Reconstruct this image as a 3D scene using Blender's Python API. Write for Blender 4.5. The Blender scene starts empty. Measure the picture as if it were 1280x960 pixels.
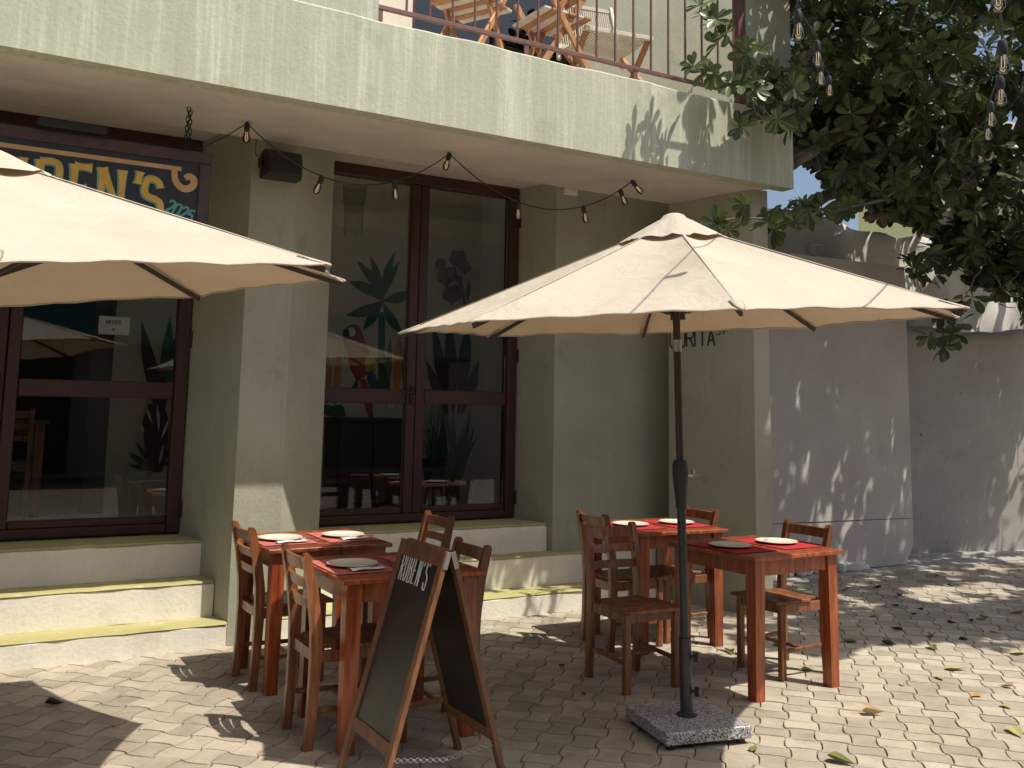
import bpy, bmesh, math, random
from mathutils import Vector, Matrix
random.seed(7)
rad = math.radians
scene = bpy.context.scene
COL = scene.collection

# ------------------------------------------------------------------ camera
YAW, PITCH, ROLL = rad(30.1), rad(7.2), rad(1.06)
FPX, PX, PY, EYE = 1200.0, 640.0, 360.0, 1.5
FW = Vector((math.sin(YAW)*math.cos(PITCH), math.cos(YAW)*math.cos(PITCH), math.sin(PITCH)))
_r = Vector((math.cos(YAW), -math.sin(YAW), 0)); _u = _r.cross(FW)
RT = math.cos(ROLL)*_r + math.sin(ROLL)*_u
UP = -math.sin(ROLL)*_r + math.cos(ROLL)*_u
CAMP = Vector((0, 0, EYE))
cam_data = bpy.data.cameras.new('camera'); cam = bpy.data.objects.new('camera', cam_data); COL.objects.link(cam)
cam_data.sensor_width = 36; cam_data.lens = FPX/1280*36; cam_data.shift_y = -(480-PY)/1280
cam_data.clip_start = 0.05; cam_data.clip_end = 2000
m = Matrix.Identity(4)
for i in range(3):
    m[i][0], m[i][1], m[i][2], m[i][3] = RT[i], UP[i], -FW[i], CAMP[i]
cam.matrix_world = m
scene.camera = cam

# ------------------------------------------------------------------ sky, sun, exposure
SUN = Vector((0.28, -0.44, 1.0)).normalized()          # towards the sun
elev = math.asin(SUN.z)
world = bpy.data.worlds.new('World'); scene.world = world; world.use_nodes = True
wn = world.node_tree; bg = wn.nodes['Background']
sky = wn.nodes.new('ShaderNodeTexSky'); sky.sky_type = 'NISHITA'; sky.sun_disc = False
sky.sun_elevation = elev; sky.sun_rotation = math.atan2(SUN.x, SUN.y)
sky.air_density = 1.0; sky.dust_density = 3.5; sky.ozone_density = 1.0
wn.links.new(sky.outputs[0], bg.inputs[0]); bg.inputs[1].default_value = 0.125
sd = bpy.data.lights.new('sun', 'SUN'); sd.energy = 5.0; sd.angle = rad(0.53); sd.color = (1.0, 0.93, 0.82)
so = bpy.data.objects.new('sun', sd); COL.objects.link(so); so.location = (6, -10, 20)
so.rotation_euler = SUN.to_track_quat('Z', 'Y').to_euler()
vs = scene.view_settings; vs.view_transform = 'Standard'; vs.look = 'None'; vs.exposure = 0.10; vs.gamma = 1.0
vs.use_curve_mapping = False
scene.render.resolution_x, scene.render.resolution_y = 1024, 768

# ------------------------------------------------------------------ pixel helpers (photograph is 1280 x 960)
def ray(x, y): return RT*((x-PX)/FPX) - UP*((y-PY)/FPX) + FW
def atz(x, y, z=0.0):
    d = ray(x, y); return CAMP + d*((z-EYE)/d.z)
def aty(x, y, Y):
    d = ray(x, y); return CAMP + d*(Y/d.y)
def atd(x, y, dist): return CAMP + ray(x, y).normalized()*dist
def proj(p):
    v = Vector(p)-CAMP; c = v.dot(FW)
    if c < 0.05: return (-9999, -9999, c)
    return (PX+FPX*v.dot(RT)/c, PY-FPX*v.dot(UP)/c, c)

# ------------------------------------------------------------------ materials
MATS = {}
def new_mat(name):
    mt = bpy.data.materials.new(name); mt.use_nodes = True
    return mt, mt.node_tree, mt.node_tree.nodes['Principled BSDF']
def ramp(nt, fac, stops):
    r = nt.nodes.new('ShaderNodeValToRGB'); e = r.color_ramp.elements
    e[0].position, e[0].color = stops[0][0], (*stops[0][1], 1)
    e[1].position, e[1].color = stops[-1][0], (*stops[-1][1], 1)
    for p, c in stops[1:-1]:
        q = e.new(p); q.color = (*c, 1)
    nt.links.new(fac, r.inputs[0]); return r.outputs[0]
def noise(nt, scale=(1, 1, 1), s=5.0, detail=4, rough=0.55, coord='Object'):
    tc = nt.nodes.new('ShaderNodeTexCoord'); mp = nt.nodes.new('ShaderNodeMapping')
    mp.inputs['Scale'].default_value = scale
    nt.links.new(tc.outputs[coord], mp.inputs[0])
    n = nt.nodes.new('ShaderNodeTexNoise'); n.inputs['Scale'].default_value = s
    n.inputs['Detail'].default_value = detail; n.inputs['Roughness'].default_value = rough
    nt.links.new(mp.outputs[0], n.inputs[0]); return n.outputs['Fac']
def geo_pos(nt):
    g = nt.nodes.new('ShaderNodeNewGeometry'); return g.outputs['Position']
def wnoise(nt, scale=(1, 1, 1), s=5.0, detail=4, rough=0.55):
    mp = nt.nodes.new('ShaderNodeMapping'); mp.inputs['Scale'].default_value = scale
    nt.links.new(geo_pos(nt), mp.inputs[0])
    n = nt.nodes.new('ShaderNodeTexNoise'); n.inputs['Scale'].default_value = s
    n.inputs['Detail'].default_value = detail; n.inputs['Roughness'].default_value = rough
    nt.links.new(mp.outputs[0], n.inputs[0]); return n.outputs['Fac']
def mix(nt, a, b, f, mode='MIX'):
    x = nt.nodes.new('ShaderNodeMix'); x.data_type = 'RGBA'; x.blend_type = mode
    def put(sock, v):
        if hasattr(v, 'is_output'): nt.links.new(v, sock)
        elif isinstance(v, (int, float)): sock.default_value = v
        else: sock.default_value = (*v, 1)
    put(x.inputs[0], f); put(x.inputs[6], a); put(x.inputs[7], b); return x.outputs[2]
def math_node(nt, op, a, b=None):
    x = nt.nodes.new('ShaderNodeMath'); x.operation = op
    for i, v in enumerate((a, b)):
        if v is None: continue
        if hasattr(v, 'is_output'): nt.links.new(v, x.inputs[i])
        else: x.inputs[i].default_value = v
    return x.outputs[0]
def bump(nt, bs, h, strength=0.3, dist=0.01):
    b = nt.nodes.new('ShaderNodeBump'); b.inputs['Strength'].default_value = strength; b.inputs['Distance'].default_value = dist
    nt.links.new(h, b.inputs['Height']); nt.links.new(b.outputs[0], bs.inputs['Normal'])
def plain(name, col, rough=0.6, metal=0.0, var=0.12, s=12.0, bmp=0.0, coat=0.0):
    mt, nt, bs = new_mat(name)
    f = wnoise(nt, (1, 1, 1), s, 5, 0.6)
    c = ramp(nt, f, [(0.3, tuple(x*(1-var) for x in col)), (0.7, tuple(min(1, x*(1+var)) for x in col))])
    nt.links.new(c, bs.inputs['Base Color']); bs.inputs['Roughness'].default_value = rough
    bs.inputs['Metallic'].default_value = metal; bs.inputs['Coat Weight'].default_value = coat
    if bmp: bump(nt, bs, f, bmp, 0.004)
    MATS[name] = mt; return mt
def plaster(name, dark, mid, light, streak=0.5, blotch=0.35, rough=0.85, pits=0.25, worn=None):
    mt, nt, bs = new_mat(name)
    f1 = math_node(nt, 'ADD', math_node(nt, 'MULTIPLY', wnoise(nt, (9, 9, 0.30), 3.2, 6, 0.65), 0.55), math_node(nt, 'MULTIPLY', wnoise(nt, (2.6, 2.6, 0.22), 3.0, 5, 0.7), 0.45))   # vertical wash streaks
    f2 = wnoise(nt, (1, 1, 1), 1.7, 6, 0.6)               # blotches
    f3 = wnoise(nt, (1, 1, 1), 45, 3, 0.6)
    c1 = ramp(nt, f1, [(0.36, dark), (0.51, mid), (0.66, light)])
    c2 = ramp(nt, f2, [(0.3, tuple(x*0.86 for x in mid)), (0.7, tuple(min(1, x*1.10) for x in mid))])
    c = mix(nt, c2, c1, streak)
    c = mix(nt, c, ramp(nt, f3, [(0.3, (0.86, 0.86, 0.86)), (0.7, (1, 1, 1))]), 0.5, 'MULTIPLY')
    f4 = wnoise(nt, (1, 1, 1), 2.3, 9, 0.72); f5 = wnoise(nt, (1, 1, 0.7), 11, 4, 0.5)
    c = mix(nt, c, ramp(nt, f4, [(0.58, (1, 1, 1)), (0.64, (0.87, 0.86, 0.84)), (0.72, (0.78, 0.77, 0.75))]), 0.8, 'MULTIPLY')
    c = mix(nt, c, ramp(nt, f5, [(0.715, (1, 1, 1)), (0.74, (0.45, 0.43, 0.40))]), pits, 'MULTIPLY')
    if worn is not None: c = mix(nt, c, worn, ramp(nt, wnoise(nt, (1, 1, 1), 9, 8, 0.75), [(0.57, (0, 0, 0)), (0.64, (0.75, 0.75, 0.75))]))
    nt.links.new(c, bs.inputs['Base Color']); bs.inputs['Roughness'].default_value = rough
    bump(nt, bs, math_node(nt, 'ADD', math_node(nt, 'ADD', f3, f2), math_node(nt, 'MULTIPLY', f4, 1.5)), 0.32, 0.008)
    MATS[name] = mt; return mt
def wood(name, a, b, c, rough=0.38, coat=0.25, axis=(14, 14, 1.2), hue=0.22):
    mt, nt, bs = new_mat(name)
    f = noise(nt, axis, 3.0, 6, 0.62)
    col = ramp(nt, f, [(0.28, a), (0.5, b), (0.74, c)])
    oi = nt.nodes.new('ShaderNodeObjectInfo')
    v = math_node(nt, 'ADD', math_node(nt, 'MULTIPLY', oi.outputs['Random'], hue), 1-hue*0.55)
    hs = nt.nodes.new('ShaderNodeHueSaturation'); nt.links.new(v, hs.inputs['Value']); nt.links.new(col, hs.inputs['Color'])
    nt.links.new(hs.outputs[0], bs.inputs['Base Color'])
    f2 = wnoise(nt, (1, 1, 1), 30, 3, 0.6)
    rr = nt.nodes.new('ShaderNodeMapRange'); rr.inputs[3].default_value = rough-0.08; rr.inputs[4].default_value = rough+0.18
    nt.links.new(f2, rr.inputs[0]); nt.links.new(rr.outputs[0], bs.inputs['Roughness'])
    bs.inputs['Coat Weight'].default_value = coat; bs.inputs['Coat Roughness'].default_value = 0.25
    bump(nt, bs, f, 0.15, 0.002)
    MATS[name] = mt; return mt

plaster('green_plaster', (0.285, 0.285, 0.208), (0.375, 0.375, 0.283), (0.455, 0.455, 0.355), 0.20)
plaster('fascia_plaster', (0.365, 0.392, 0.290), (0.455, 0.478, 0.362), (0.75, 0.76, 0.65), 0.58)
plaster('soffit_paint', (0.55, 0.51, 0.455), (0.60, 0.55, 0.49), (0.64, 0.59, 0.53), 0.15)
plaster('riser_paint', (0.64, 0.61, 0.52), (0.78, 0.745, 0.645), (0.85, 0.82, 0.72), 0.15)
plaster('tread_paint', (0.33, 0.30, 0.11), (0.43, 0.395, 0.17), (0.50, 0.46, 0.22), 0.12, worn=(0.56, 0.52, 0.40))
plaster('grey_panel_paint', (0.41, 0.375, 0.34), (0.48, 0.44, 0.40), (0.52, 0.48, 0.44), 0.15)
plaster('far_wall_paint', (0.29, 0.275, 0.25), (0.38, 0.36, 0.33), (0.45, 0.43, 0.40), 0.2, pits=0.9)
plaster('stone_wall_paint', (0.45, 0.42, 0.38), (0.64, 0.61, 0.56), (0.74, 0.71, 0.66), 0.2)
plaster('cream_wall', (0.66, 0.60, 0.48), (0.76, 0.70, 0.57), (0.80, 0.745, 0.62), 0.15)
plaster('neighbour_paint', (0.22, 0.23, 0.10), (0.29, 0.30, 0.15), (0.34, 0.35, 0.20), 0.2)
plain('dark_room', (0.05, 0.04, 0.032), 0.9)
plain('frame_brown', (0.050, 0.018, 0.014), 0.42, 0, 0.25, 20, 0.05)
plain('black_metal', (0.02, 0.02, 0.02), 0.45, 0.3)
plain('black_plastic', (0.018, 0.018, 0.017), 0.5, 0, 0.2, 40)
plain('pole_grey', (0.055, 0.056, 0.058), 0.42, 0.55)
plain('pole_brown', (0.05, 0.036, 0.03), 0.45, 0.3)
plain('rib_metal', (0.06, 0.045, 0.04), 0.5, 0.2)
plain('steel', (0.45, 0.45, 0.45), 0.35, 0.9)
plain('rail_paint', (0.155, 0.072, 0.06), 0.5, 0, 0.2, 25, 0.08)
plain('plate_ceramic', (0.80, 0.77, 0.62), 0.25, 0, 0.04, 8, 0, 0.4)
plain('paper_white', (0.82, 0.80, 0.78), 0.8, 0, 0.05)
plain('sign_black', (0.021, 0.021, 0.023), 0.55, 0, 0.3, 6)
plain('sign_gold', (0.64, 0.36, 0.045), 0.45, 0, 0.15, 9)
plain('sign_teal', (0.10, 0.31, 0.27), 0.5)
plain('sign_tan', (0.54, 0.31, 0.13), 0.5)
plain('sign_frame', (0.062, 0.035, 0.032), 0.55, 0, 0.25, 14, 0.06)
plain('chalk', (0.72, 0.72, 0.69), 0.9, 0, 0.25, 150)
plain('chalkboard', (0.019, 0.0185, 0.0175), 0.38, 0, 0.75, 4)
plain('lettering_black', (0.012, 0.012, 0.012), 0.6)
plain('teal_canvas', (0.025, 0.15, 0.135), 0.8)
plain('rope', (0.52, 0.48, 0.38), 0.85, 0, 0.2, 60)
plain('pale_wood', (0.60, 0.55, 0.45), 0.6, 0, 0.15, 15)
wood('table_wood', (0.095, 0.016, 0.005), (0.255, 0.054, 0.015), (0.43, 0.118, 0.032), 0.33, 0.35, hue=.4)
wood('chair_wood', (0.080, 0.022, 0.008), (0.20, 0.070, 0.025), (0.36, 0.15, 0.06), 0.38, 0.25, hue=.4)
wood('easel_wood', (0.085, 0.035, 0.014), (0.15, 0.065, 0.026), (0.23, 0.105, 0.045), 0.5, 0.1)
wood('teak', (0.26, 0.11, 0.04), (0.42, 0.20, 0.08), (0.54, 0.29, 0.13), 0.5, 0.05)

def placemat(name, col):
    mt, nt, bs = new_mat(name)
    tc = nt.nodes.new('ShaderNodeTexCoord'); ck = nt.nodes.new('ShaderNodeTexWave'); ck.inputs['Scale'].default_value = 90
    nt.links.new(tc.outputs['Object'], ck.inputs[0]); ck.inputs['Distortion'].default_value = 0.6
    c = ramp(nt, ck.outputs['Fac'], [(0.2, tuple(x*0.75 for x in col)), (0.8, col)])
    f = wnoise(nt, (1, 1, 1), 22, 3)
    c = mix(nt, c, ramp(nt, f, [(0.35, (0.8, 0.8, 0.8)), (0.7, (1.05, 1.05, 1.05))]), 0.8, 'MULTIPLY')
    nt.links.new(c, bs.inputs['Base Color']); bs.inputs['Roughness'].default_value = 0.7
    bump(nt, bs, ck.outputs['Fac'], 0.3, 0.001); MATS[name] = mt
placemat('pink_mat', (0.60, 0.17, 0.15)); placemat('red_mat', (0.50, 0.022, 0.035))

def paver_mat():
    mt, nt, bs = new_mat('paver')
    g = nt.nodes.new('ShaderNodeNewGeometry'); oi = nt.nodes.new('ShaderNodeObjectInfo')
    f0 = wnoise(nt, (1, 1, 1), 0.9, 5, 0.6); f1 = wnoise(nt, (1, 1, 1), 7, 5, 0.65); f2 = wnoise(nt, (1, 1, 1), 130, 3, 0.7)
    a = nt.nodes.new('ShaderNodeAttribute'); a.attribute_name = 'tone'
    c = ramp(nt, f1, [(0.25, (0.355, 0.315, 0.25)), (0.55, (0.465, 0.42, 0.345)), (0.8, (0.535, 0.485, 0.405))])
    c = mix(nt, c, ramp(nt, f0, [(0.32, (0.80, 0.78, 0.74)), (0.62, (1.02, 1.0, 0.97))]), 0.9, 'MULTIPLY')
    tone = ramp(nt, a.outputs['Fac'], [(0.0, (0.74, 0.73, 0.72)), (0.5, (0.97, 0.96, 0.94)), (1.0, (1.12, 1.12, 1.12))])
    c = mix(nt, c, tone, 1.0, 'MULTIPLY')
    c = mix(nt, c, ramp(nt, f2, [(0.3, (0.72, 0.70, 0.68)), (0.6, (1.05, 1.05, 1.05))]), 0.6, 'MULTIPLY')
    f7 = wnoise(nt, (1, 1, 1), 2.6, 9, 0.75)
    c = mix(nt, c, ramp(nt, f7, [(0.56, (1, 1, 1)), (0.63, (0.82, 0.80, 0.77)), (0.74, (0.62, 0.60, 0.57))]), 0.85, 'MULTIPLY')
    nt.links.new(c, bs.inputs['Base Color']); bs.inputs['Roughness'].default_value = 0.88
    bump(nt, bs, math_node(nt, 'ADD', f2, f1), 0.5, 0.004); MATS['paver'] = mt
paver_mat()
plain('joint_sand', (0.20, 0.17, 0.13), 0.95, 0, 0.45, 7, 0.3)

def granite():
    mt, nt, bs = new_mat('granite')
    tc = nt.nodes.new('ShaderNodeTexCoord'); v = nt.nodes.new('ShaderNodeTexVoronoi'); v.inputs['Scale'].default_value = 190
    nt.links.new(tc.outputs['Object'], v.inputs[0])
    sep = nt.nodes.new('ShaderNodeSeparateColor'); nt.links.new(v.outputs['Color'], sep.inputs[0])
    c = ramp(nt, sep.outputs[0], [(0.12, (0.02, 0.02, 0.022)), (0.4, (0.22, 0.22, 0.22)), (0.8, (0.55, 0.55, 0.54))])
    nt.links.new(c, bs.inputs['Base Color']); bs.inputs['Roughness'].default_value = 0.45; MATS['granite'] = mt
granite()

def fabric():
    mt, nt, bs = new_mat('canvas')
    f = wnoise(nt, (1, 1, 1), 3, 5, 0.6); f2 = wnoise(nt, (1, 1, 1), 320, 2, 0.6); f3 = wnoise(nt, (1, 1, 1), 11, 4, 0.6)
    f6 = wnoise(nt, (1, 1, 1), 1.3, 8, 0.7)
    c = ramp(nt, f, [(0.3, (0.495, 0.440, 0.355)), (0.7, (0.55, 0.49, 0.40))])
    c = mix(nt, c, ramp(nt, f6, [(0.55, (1, 1, 1)), (0.62, (0.94, 0.925, 0.90)), (0.75, (0.89, 0.87, 0.83))]), 0.9, 'MULTIPLY')
    nt.links.new(c, bs.inputs['Base Color']); bs.inputs['Roughness'].default_value = 0.9
    wr = nt.nodes.new('ShaderNodeTexNoise'); wr.inputs['Scale'].default_value = 5; wr.inputs['Detail'].default_value = 5; wr.inputs['Distortion'].default_value = 1.6; nt.links.new(geo_pos(nt), wr.inputs[0])
    bump(nt, bs, math_node(nt, 'ADD', math_node(nt, 'MULTIPLY', f2, 0.08), math_node(nt, 'ADD', f3, math_node(nt, 'MULTIPLY', wr.outputs['Fac'], 2.0))), 0.42, 0.016)
    tr = nt.nodes.new('ShaderNodeBsdfTranslucent'); tr.inputs[0].default_value = (0.50, 0.30, 0.15, 1)
    ms = nt.nodes.new('ShaderNodeMixShader'); ms.inputs[0].default_value = 0.09
    nt.links.new(bs.outputs[0], ms.inputs[1]); nt.links.new(tr.outputs[0], ms.inputs[2])
    nt.links.new(ms.outputs[0], nt.nodes['Material Output'].inputs[0]); MATS['canvas'] = mt
fabric()

def glass(name, tint=(0.88, 0.9, 0.88), ior=1.5):
    mt, nt, bs = new_mat(name); nt.nodes.remove(bs)
    t = nt.nodes.new('ShaderNodeBsdfTransparent'); t.inputs[0].default_value = (*tint, 1)
    g = nt.nodes.new('ShaderNodeBsdfGlossy'); g.inputs['Roughness'].default_value = 0.0; g.inputs[0].default_value = (0.95, 0.95, 0.95, 1)
    fr = nt.nodes.new('ShaderNodeFresnel'); fr.inputs[0].default_value = ior
    ms = nt.nodes.new('ShaderNodeMixShader'); nt.links.new(fr.outputs[0], ms.inputs[0])
    nt.links.new(t.outputs[0], ms.inputs[1]); nt.links.new(g.outputs[0], ms.inputs[2])
    nt.links.new(ms.outputs[0], nt.nodes['Material Output'].inputs[0]); MATS[name] = mt
glass('door_glass', (0.86, 0.88, 0.86), 1.5); glass('bulb_glass', (0.93, 0.86, 0.70), 1.9); glass('upper_glass', (0.25, 0.27, 0.29), 1.9)
def emitter(name, col, s):
    mt, nt, bs = new_mat(name); bs.inputs['Base Color'].default_value = (*col, 1)
    bs.inputs['Emission Color'].default_value = (*col, 1); bs.inputs['Emission Strength'].default_value = s; MATS[name] = mt
emitter('filament', (1.0, 0.80, 0.50), 0.35)

def leaf_mat(name, dark, light, vein, tr=0.22, rough=0.36):
    mt, nt, bs = new_mat(name)
    uv = nt.nodes.new('ShaderNodeUVMap'); uv.uv_map = 'leaf'
    sp = nt.nodes.new('ShaderNodeSeparateXYZ'); nt.links.new(uv.outputs[0], sp.inputs[0])
    av = math_node(nt, 'ABSOLUTE', math_node(nt, 'SUBTRACT', sp.outputs[1], 0.5))
    mid = math_node(nt, 'LESS_THAN', av, 0.035)
    sv = math_node(nt, 'FRACT', math_node(nt, 'MULTIPLY', math_node(nt, 'SUBTRACT', sp.outputs[0], math_node(nt, 'MULTIPLY', av, 0.5)), 8.0))
    side = math_node(nt, 'MULTIPLY', math_node(nt, 'LESS_THAN', sv, 0.1), 0.35)
    a = nt.nodes.new('ShaderNodeAttribute'); a.attribute_name = 'tone'
    f = wnoise(nt, (1, 1, 1), 18, 3)
    t = math_node(nt, 'ADD', math_node(nt, 'MULTIPLY', a.outputs['Fac'], 0.75), math_node(nt, 'MULTIPLY', f, 0.3))
    c = ramp(nt, t, [(0.15, dark), (0.95, light)])
    c = mix(nt, c, vein, math_node(nt, 'MAXIMUM', mid, side))
    nt.links.new(c, bs.inputs['Base Color']); bs.inputs['Roughness'].default_value = rough
    trn = nt.nodes.new('ShaderNodeBsdfTranslucent'); nt.links.new(c, trn.inputs[0])
    ms = nt.nodes.new('ShaderNodeMixShader'); ms.inputs[0].default_value = tr
    nt.links.new(bs.outputs[0], ms.inputs[1]); nt.links.new(trn.outputs[0], ms.inputs[2])
    nt.links.new(ms.outputs[0], nt.nodes['Material Output'].inputs[0]); MATS[name] = mt
leaf_mat('tree_leaf', (0.021, 0.043, 0.015), (0.125, 0.17, 0.05), (0.21, 0.24, 0.11))
leaf_mat('fallen_yellow', (0.25, 0.23, 0.075), (0.44, 0.40, 0.16), (0.5, 0.46, 0.25), 0.1, 0.6)
leaf_mat('fallen_brown', (0.28, 0.17, 0.09), (0.50, 0.34, 0.20), (0.55, 0.40, 0.28), 0.1, 0.7)
leaf_mat('fallen_orange', (0.42, 0.22, 0.06), (0.55, 0.32, 0.10), (0.6, 0.4, 0.2), 0.1, 0.6)
leaf_mat('fallen_dark', (0.025, 0.022, 0.014), (0.07, 0.06, 0.035), (0.10, 0.09, 0.05), 0.05, 0.7)
leaf_mat('fallen_green', (0.10, 0.12, 0.03), (0.20, 0.22, 0.06), (0.3, 0.3, 0.12), 0.1, 0.5)
def bark():
    mt, nt, bs = new_mat('bark')
    f = wnoise(nt, (1, 1, 1), 9, 7, 0.7)
    nt.links.new(ramp(nt, f, [(0.3, (0.07, 0.052, 0.042)), (0.55, (0.15, 0.115, 0.09)), (0.75, (0.26, 0.215, 0.175))]), bs.inputs['Base Color'])
    bs.inputs['Roughness'].default_value = 0.9; bump(nt, bs, f, 0.7, 0.02); MATS['bark'] = mt
bark()
# flat paint colours of the interior mural
for nm, c in dict(mural_green=(0.035, 0.085, 0.04), mural_dark_green=(0.018, 0.05, 0.026), mural_olive=(0.10, 0.11, 0.03), mural_purple=(0.12, 0.055, 0.10),
                  mural_plum=(0.05, 0.028, 0.045), mural_red=(0.26, 0.045, 0.04), mural_orange=(0.42, 0.16, 0.05), mural_yellow=(0.40, 0.32, 0.06),
                  mural_blue=(0.03, 0.08, 0.16), mural_white=(0.62, 0.58, 0.52), mural_black=(0.02, 0.02, 0.02)).items():
    plain(nm, tuple(min(.8, x*1.7) for x in c), 0.75, 0, 0.25, 10)

# ------------------------------------------------------------------ mesh building
class MB:
    def __init__(s): s.v = []; s.f = []
    def add(s, verts, faces):
        o = len(s.v); s.v += [tuple(p) for p in verts]; s.f += [tuple(i+o for i in f) for f in faces]; return s
    def box(s, c, d, bev=0.0, rot=None):
        hx, hy, hz = d[0]/2, d[1]/2, d[2]/2; b = min(bev, hx*.45, hy*.45, hz*.45); C = Vector(c)
        if b <= 0:
            vs = [Vector((x, y, z)) for x in (-hx, hx) for y in (-hy, hy) for z in (-hz, hz)]
            fs = [(0, 1, 3, 2), (4, 6, 7, 5), (0, 4, 5, 1), (2, 3, 7, 6), (0, 2, 6, 4), (1, 5, 7, 3)]
        else:
            bm = bmesh.new(); bmesh.ops.create_cube(bm, size=1)
            for v in bm.verts: v.co = Vector((v.co.x*d[0], v.co.y*d[1], v.co.z*d[2]))
            bmesh.ops.bevel(bm, geom=bm.edges[:], offset=b, segments=1, affect='EDGES')
            bm.verts.index_update(); vs = [v.co.copy() for v in bm.verts]; fs = [tuple(v.index for v in f.verts) for f in bm.faces]; bm.free()
        if rot is not None: vs = [rot @ v for v in vs]
        return s.add([C+v for v in vs], fs)
    def bar(s, a, b, w, h, up=(0, 0, 1), bev=0.0):          # rectangular bar from a to b
        a, b = Vector(a), Vector(b); d = b-a; L = d.length; z = d.normalized(); u = Vector(up)
        if abs(z.dot(u)) > 0.98: u = Vector((0, 1, 0))
        x = u.cross(z).normalized(); y = z.cross(x)
        R = Matrix((x, y, z)).transposed()
        return s.box((a+b)/2, (w, h, L), bev, R)
    def prism(s, poly, z0, z1):
        n = len(poly); a = sum(poly[i][0]*poly[(i+1) % n][1]-poly[(i+1) % n][0]*poly[i][1] for i in range(n))
        if a < 0: poly = poly[::-1]
        vs = [(x, y, z0) for x, y in poly]+[(x, y, z1) for x, y in poly]
        fs = [tuple(range(n))[::-1], tuple(range(n, 2*n))]+[(i, (i+1) % n, (i+1) % n+n, i+n) for i in range(n)]
        return s.add(vs, fs)
    def tube(s, pts, r, seg=8, caps=True):
        pts = [Vector(p) for p in pts]; n = len(pts); rs = r if isinstance(r, (list, tuple)) else [r]*n
        t0 = (pts[1]-pts[0]).normalized(); ref = Vector((0, 0, 1)) if abs(t0.z) < 0.9 else Vector((1, 0, 0))
        x = ref.cross(t0).normalized(); vs = []; fs = []
        for i, p in enumerate(pts):
            t = (pts[min(i+1, n-1)]-pts[max(i-1, 0)]).normalized(); x = (x-t*x.dot(t)).normalized(); y = t.cross(x)
            for k in range(seg):
                a = 2*math.pi*k/seg; vs.append(p+(x*math.cos(a)+y*math.sin(a))*rs[i])
        for i in range(n-1):
            for k in range(seg): fs.append((i*seg+k, i*seg+(k+1) % seg, (i+1)*seg+(k+1) % seg, (i+1)*seg+k))
        if caps: fs += [tuple(range(seg))[::-1], tuple(range((n-1)*seg, n*seg))]
        return s.add(vs, fs)
    def lathe(s, prof, seg=16, c=(0, 0, 0), R=None):
        vs = []; fs = []; C = Vector(c)
        for r, z in prof:
            for k in range(seg):
                a = 2*math.pi*k/seg; v = Vector((r*math.cos(a), r*math.sin(a), z)); vs.append(C+(R @ v if R else v))
        for i in range(len(prof)-1):
            for k in range(seg): fs.append((i*seg+k, i*seg+(k+1) % seg, (i+1)*seg+(k+1) % seg, (i+1)*seg+k))
        if prof[0][0] > 1e-5: fs.append(tuple(range(seg))[::-1])
        if prof[-1][0] > 1e-5: fs.append(tuple(range((len(prof)-1)*seg, len(prof)*seg)))
        return s.add(vs, fs)
    def poly(s, pts, o, u, v, n, t=0.003):                    # flat outline with thickness on a surface
        o, u, v, n = Vector(o), Vector(u), Vector(v), Vector(n); k = len(pts)
        a = sum(pts[i][0]*pts[(i+1) % k][1]-pts[(i+1) % k][0]*pts[i][1] for i in range(k))
        flip = (a < 0) != (u.cross(v).dot(n) < 0)
        if flip: pts = pts[::-1]
        vs = [o+u*a_+v*b_ for a_, b_ in pts]+[o+u*a_+v*b_+n*t for a_, b_ in pts]
        fs = [tuple(range(k))[::-1], tuple(range(k, 2*k))]+[(i, (i+1) % k, (i+1) % k+k, i+k) for i in range(k)]
        return s.add(vs, fs)
    def ribbon(s, pts, w, o, u, v, n, t=0.003):               # a painted or chalked stroke
        k = len(pts); ws = w if isinstance(w, list) else [w]*k; o, u, v, n = Vector(o), Vector(u), Vector(v), Vector(n)
        P = [Vector(p) for p in pts]; vs = []
        for i in range(k):
            d = (P[min(i+1, k-1)]-P[max(i-1, 0)]).normalized(); q = Vector((-d.y, d.x))*ws[i]/2
            for sgn in (1, -1):
                p = P[i]+q*sgn
                for tt in (0, t): vs.append(o+u*p.x+v*p.y+n*tt)
        fs = []
        for i in range(k-1):
            a, b = i*4, i*4+4
            fs += [(a+1, a+3, b+3, b+1), (a, b, b+2, a+2), (a, a+1, b+1, b), (a+2, b+2, b+3, a+3)]
        e = (k-1)*4
        fs += [(0, 2, 3, 1), (e, e+1, e+3, e+2)]
        return s.add(vs, fs)
    def build(s, name, mat, parent=None, smooth=False, local=False):
        me = bpy.data.meshes.new(name)
        vs = s.v
        if parent is not None and not local:
            inv = parent.matrix_basis.inverted() if parent.parent is None else (parent.parent.matrix_basis @ parent.matrix_basis).inverted()
            vs = [inv @ Vector(p) for p in vs]
        me.from_pydata([tuple(p) for p in vs], [], s.f); me.update()
        if smooth:
            me.polygons.foreach_set('use_smooth', [True]*len(me.polygons))
            if smooth != 'all':
                bm = bmesh.new(); bm.from_mesh(me)
                for e in bm.edges:
                    if len(e.link_faces) == 2 and e.calc_face_angle(0) > rad(35): e.smooth = False
                bm.to_mesh(me); bm.free()
        if mat: me.materials.append(MATS[mat])
        o = bpy.data.objects.new(name, me); COL.objects.link(o); o.parent = parent
        return o
def tag(o, label=None, cat=None, group=None, kind=None):
    if label: o['label'] = label
    if cat: o['category'] = cat
    if group: o['group'] = group
    if kind: o['kind'] = kind
    return o
def thing(name, label, cat, loc=(0, 0, 0), rz=0.0, group=None):
    o = bpy.data.objects.new(name, None); COL.objects.link(o); o.empty_display_size = 0.1
    o.location = loc; o.rotation_euler = (0, 0, rz)
    o.matrix_basis = Matrix.Translation(Vector(loc)) @ Matrix.Rotation(rz, 4, 'Z')
    return tag(o, label, cat, group)
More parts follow.
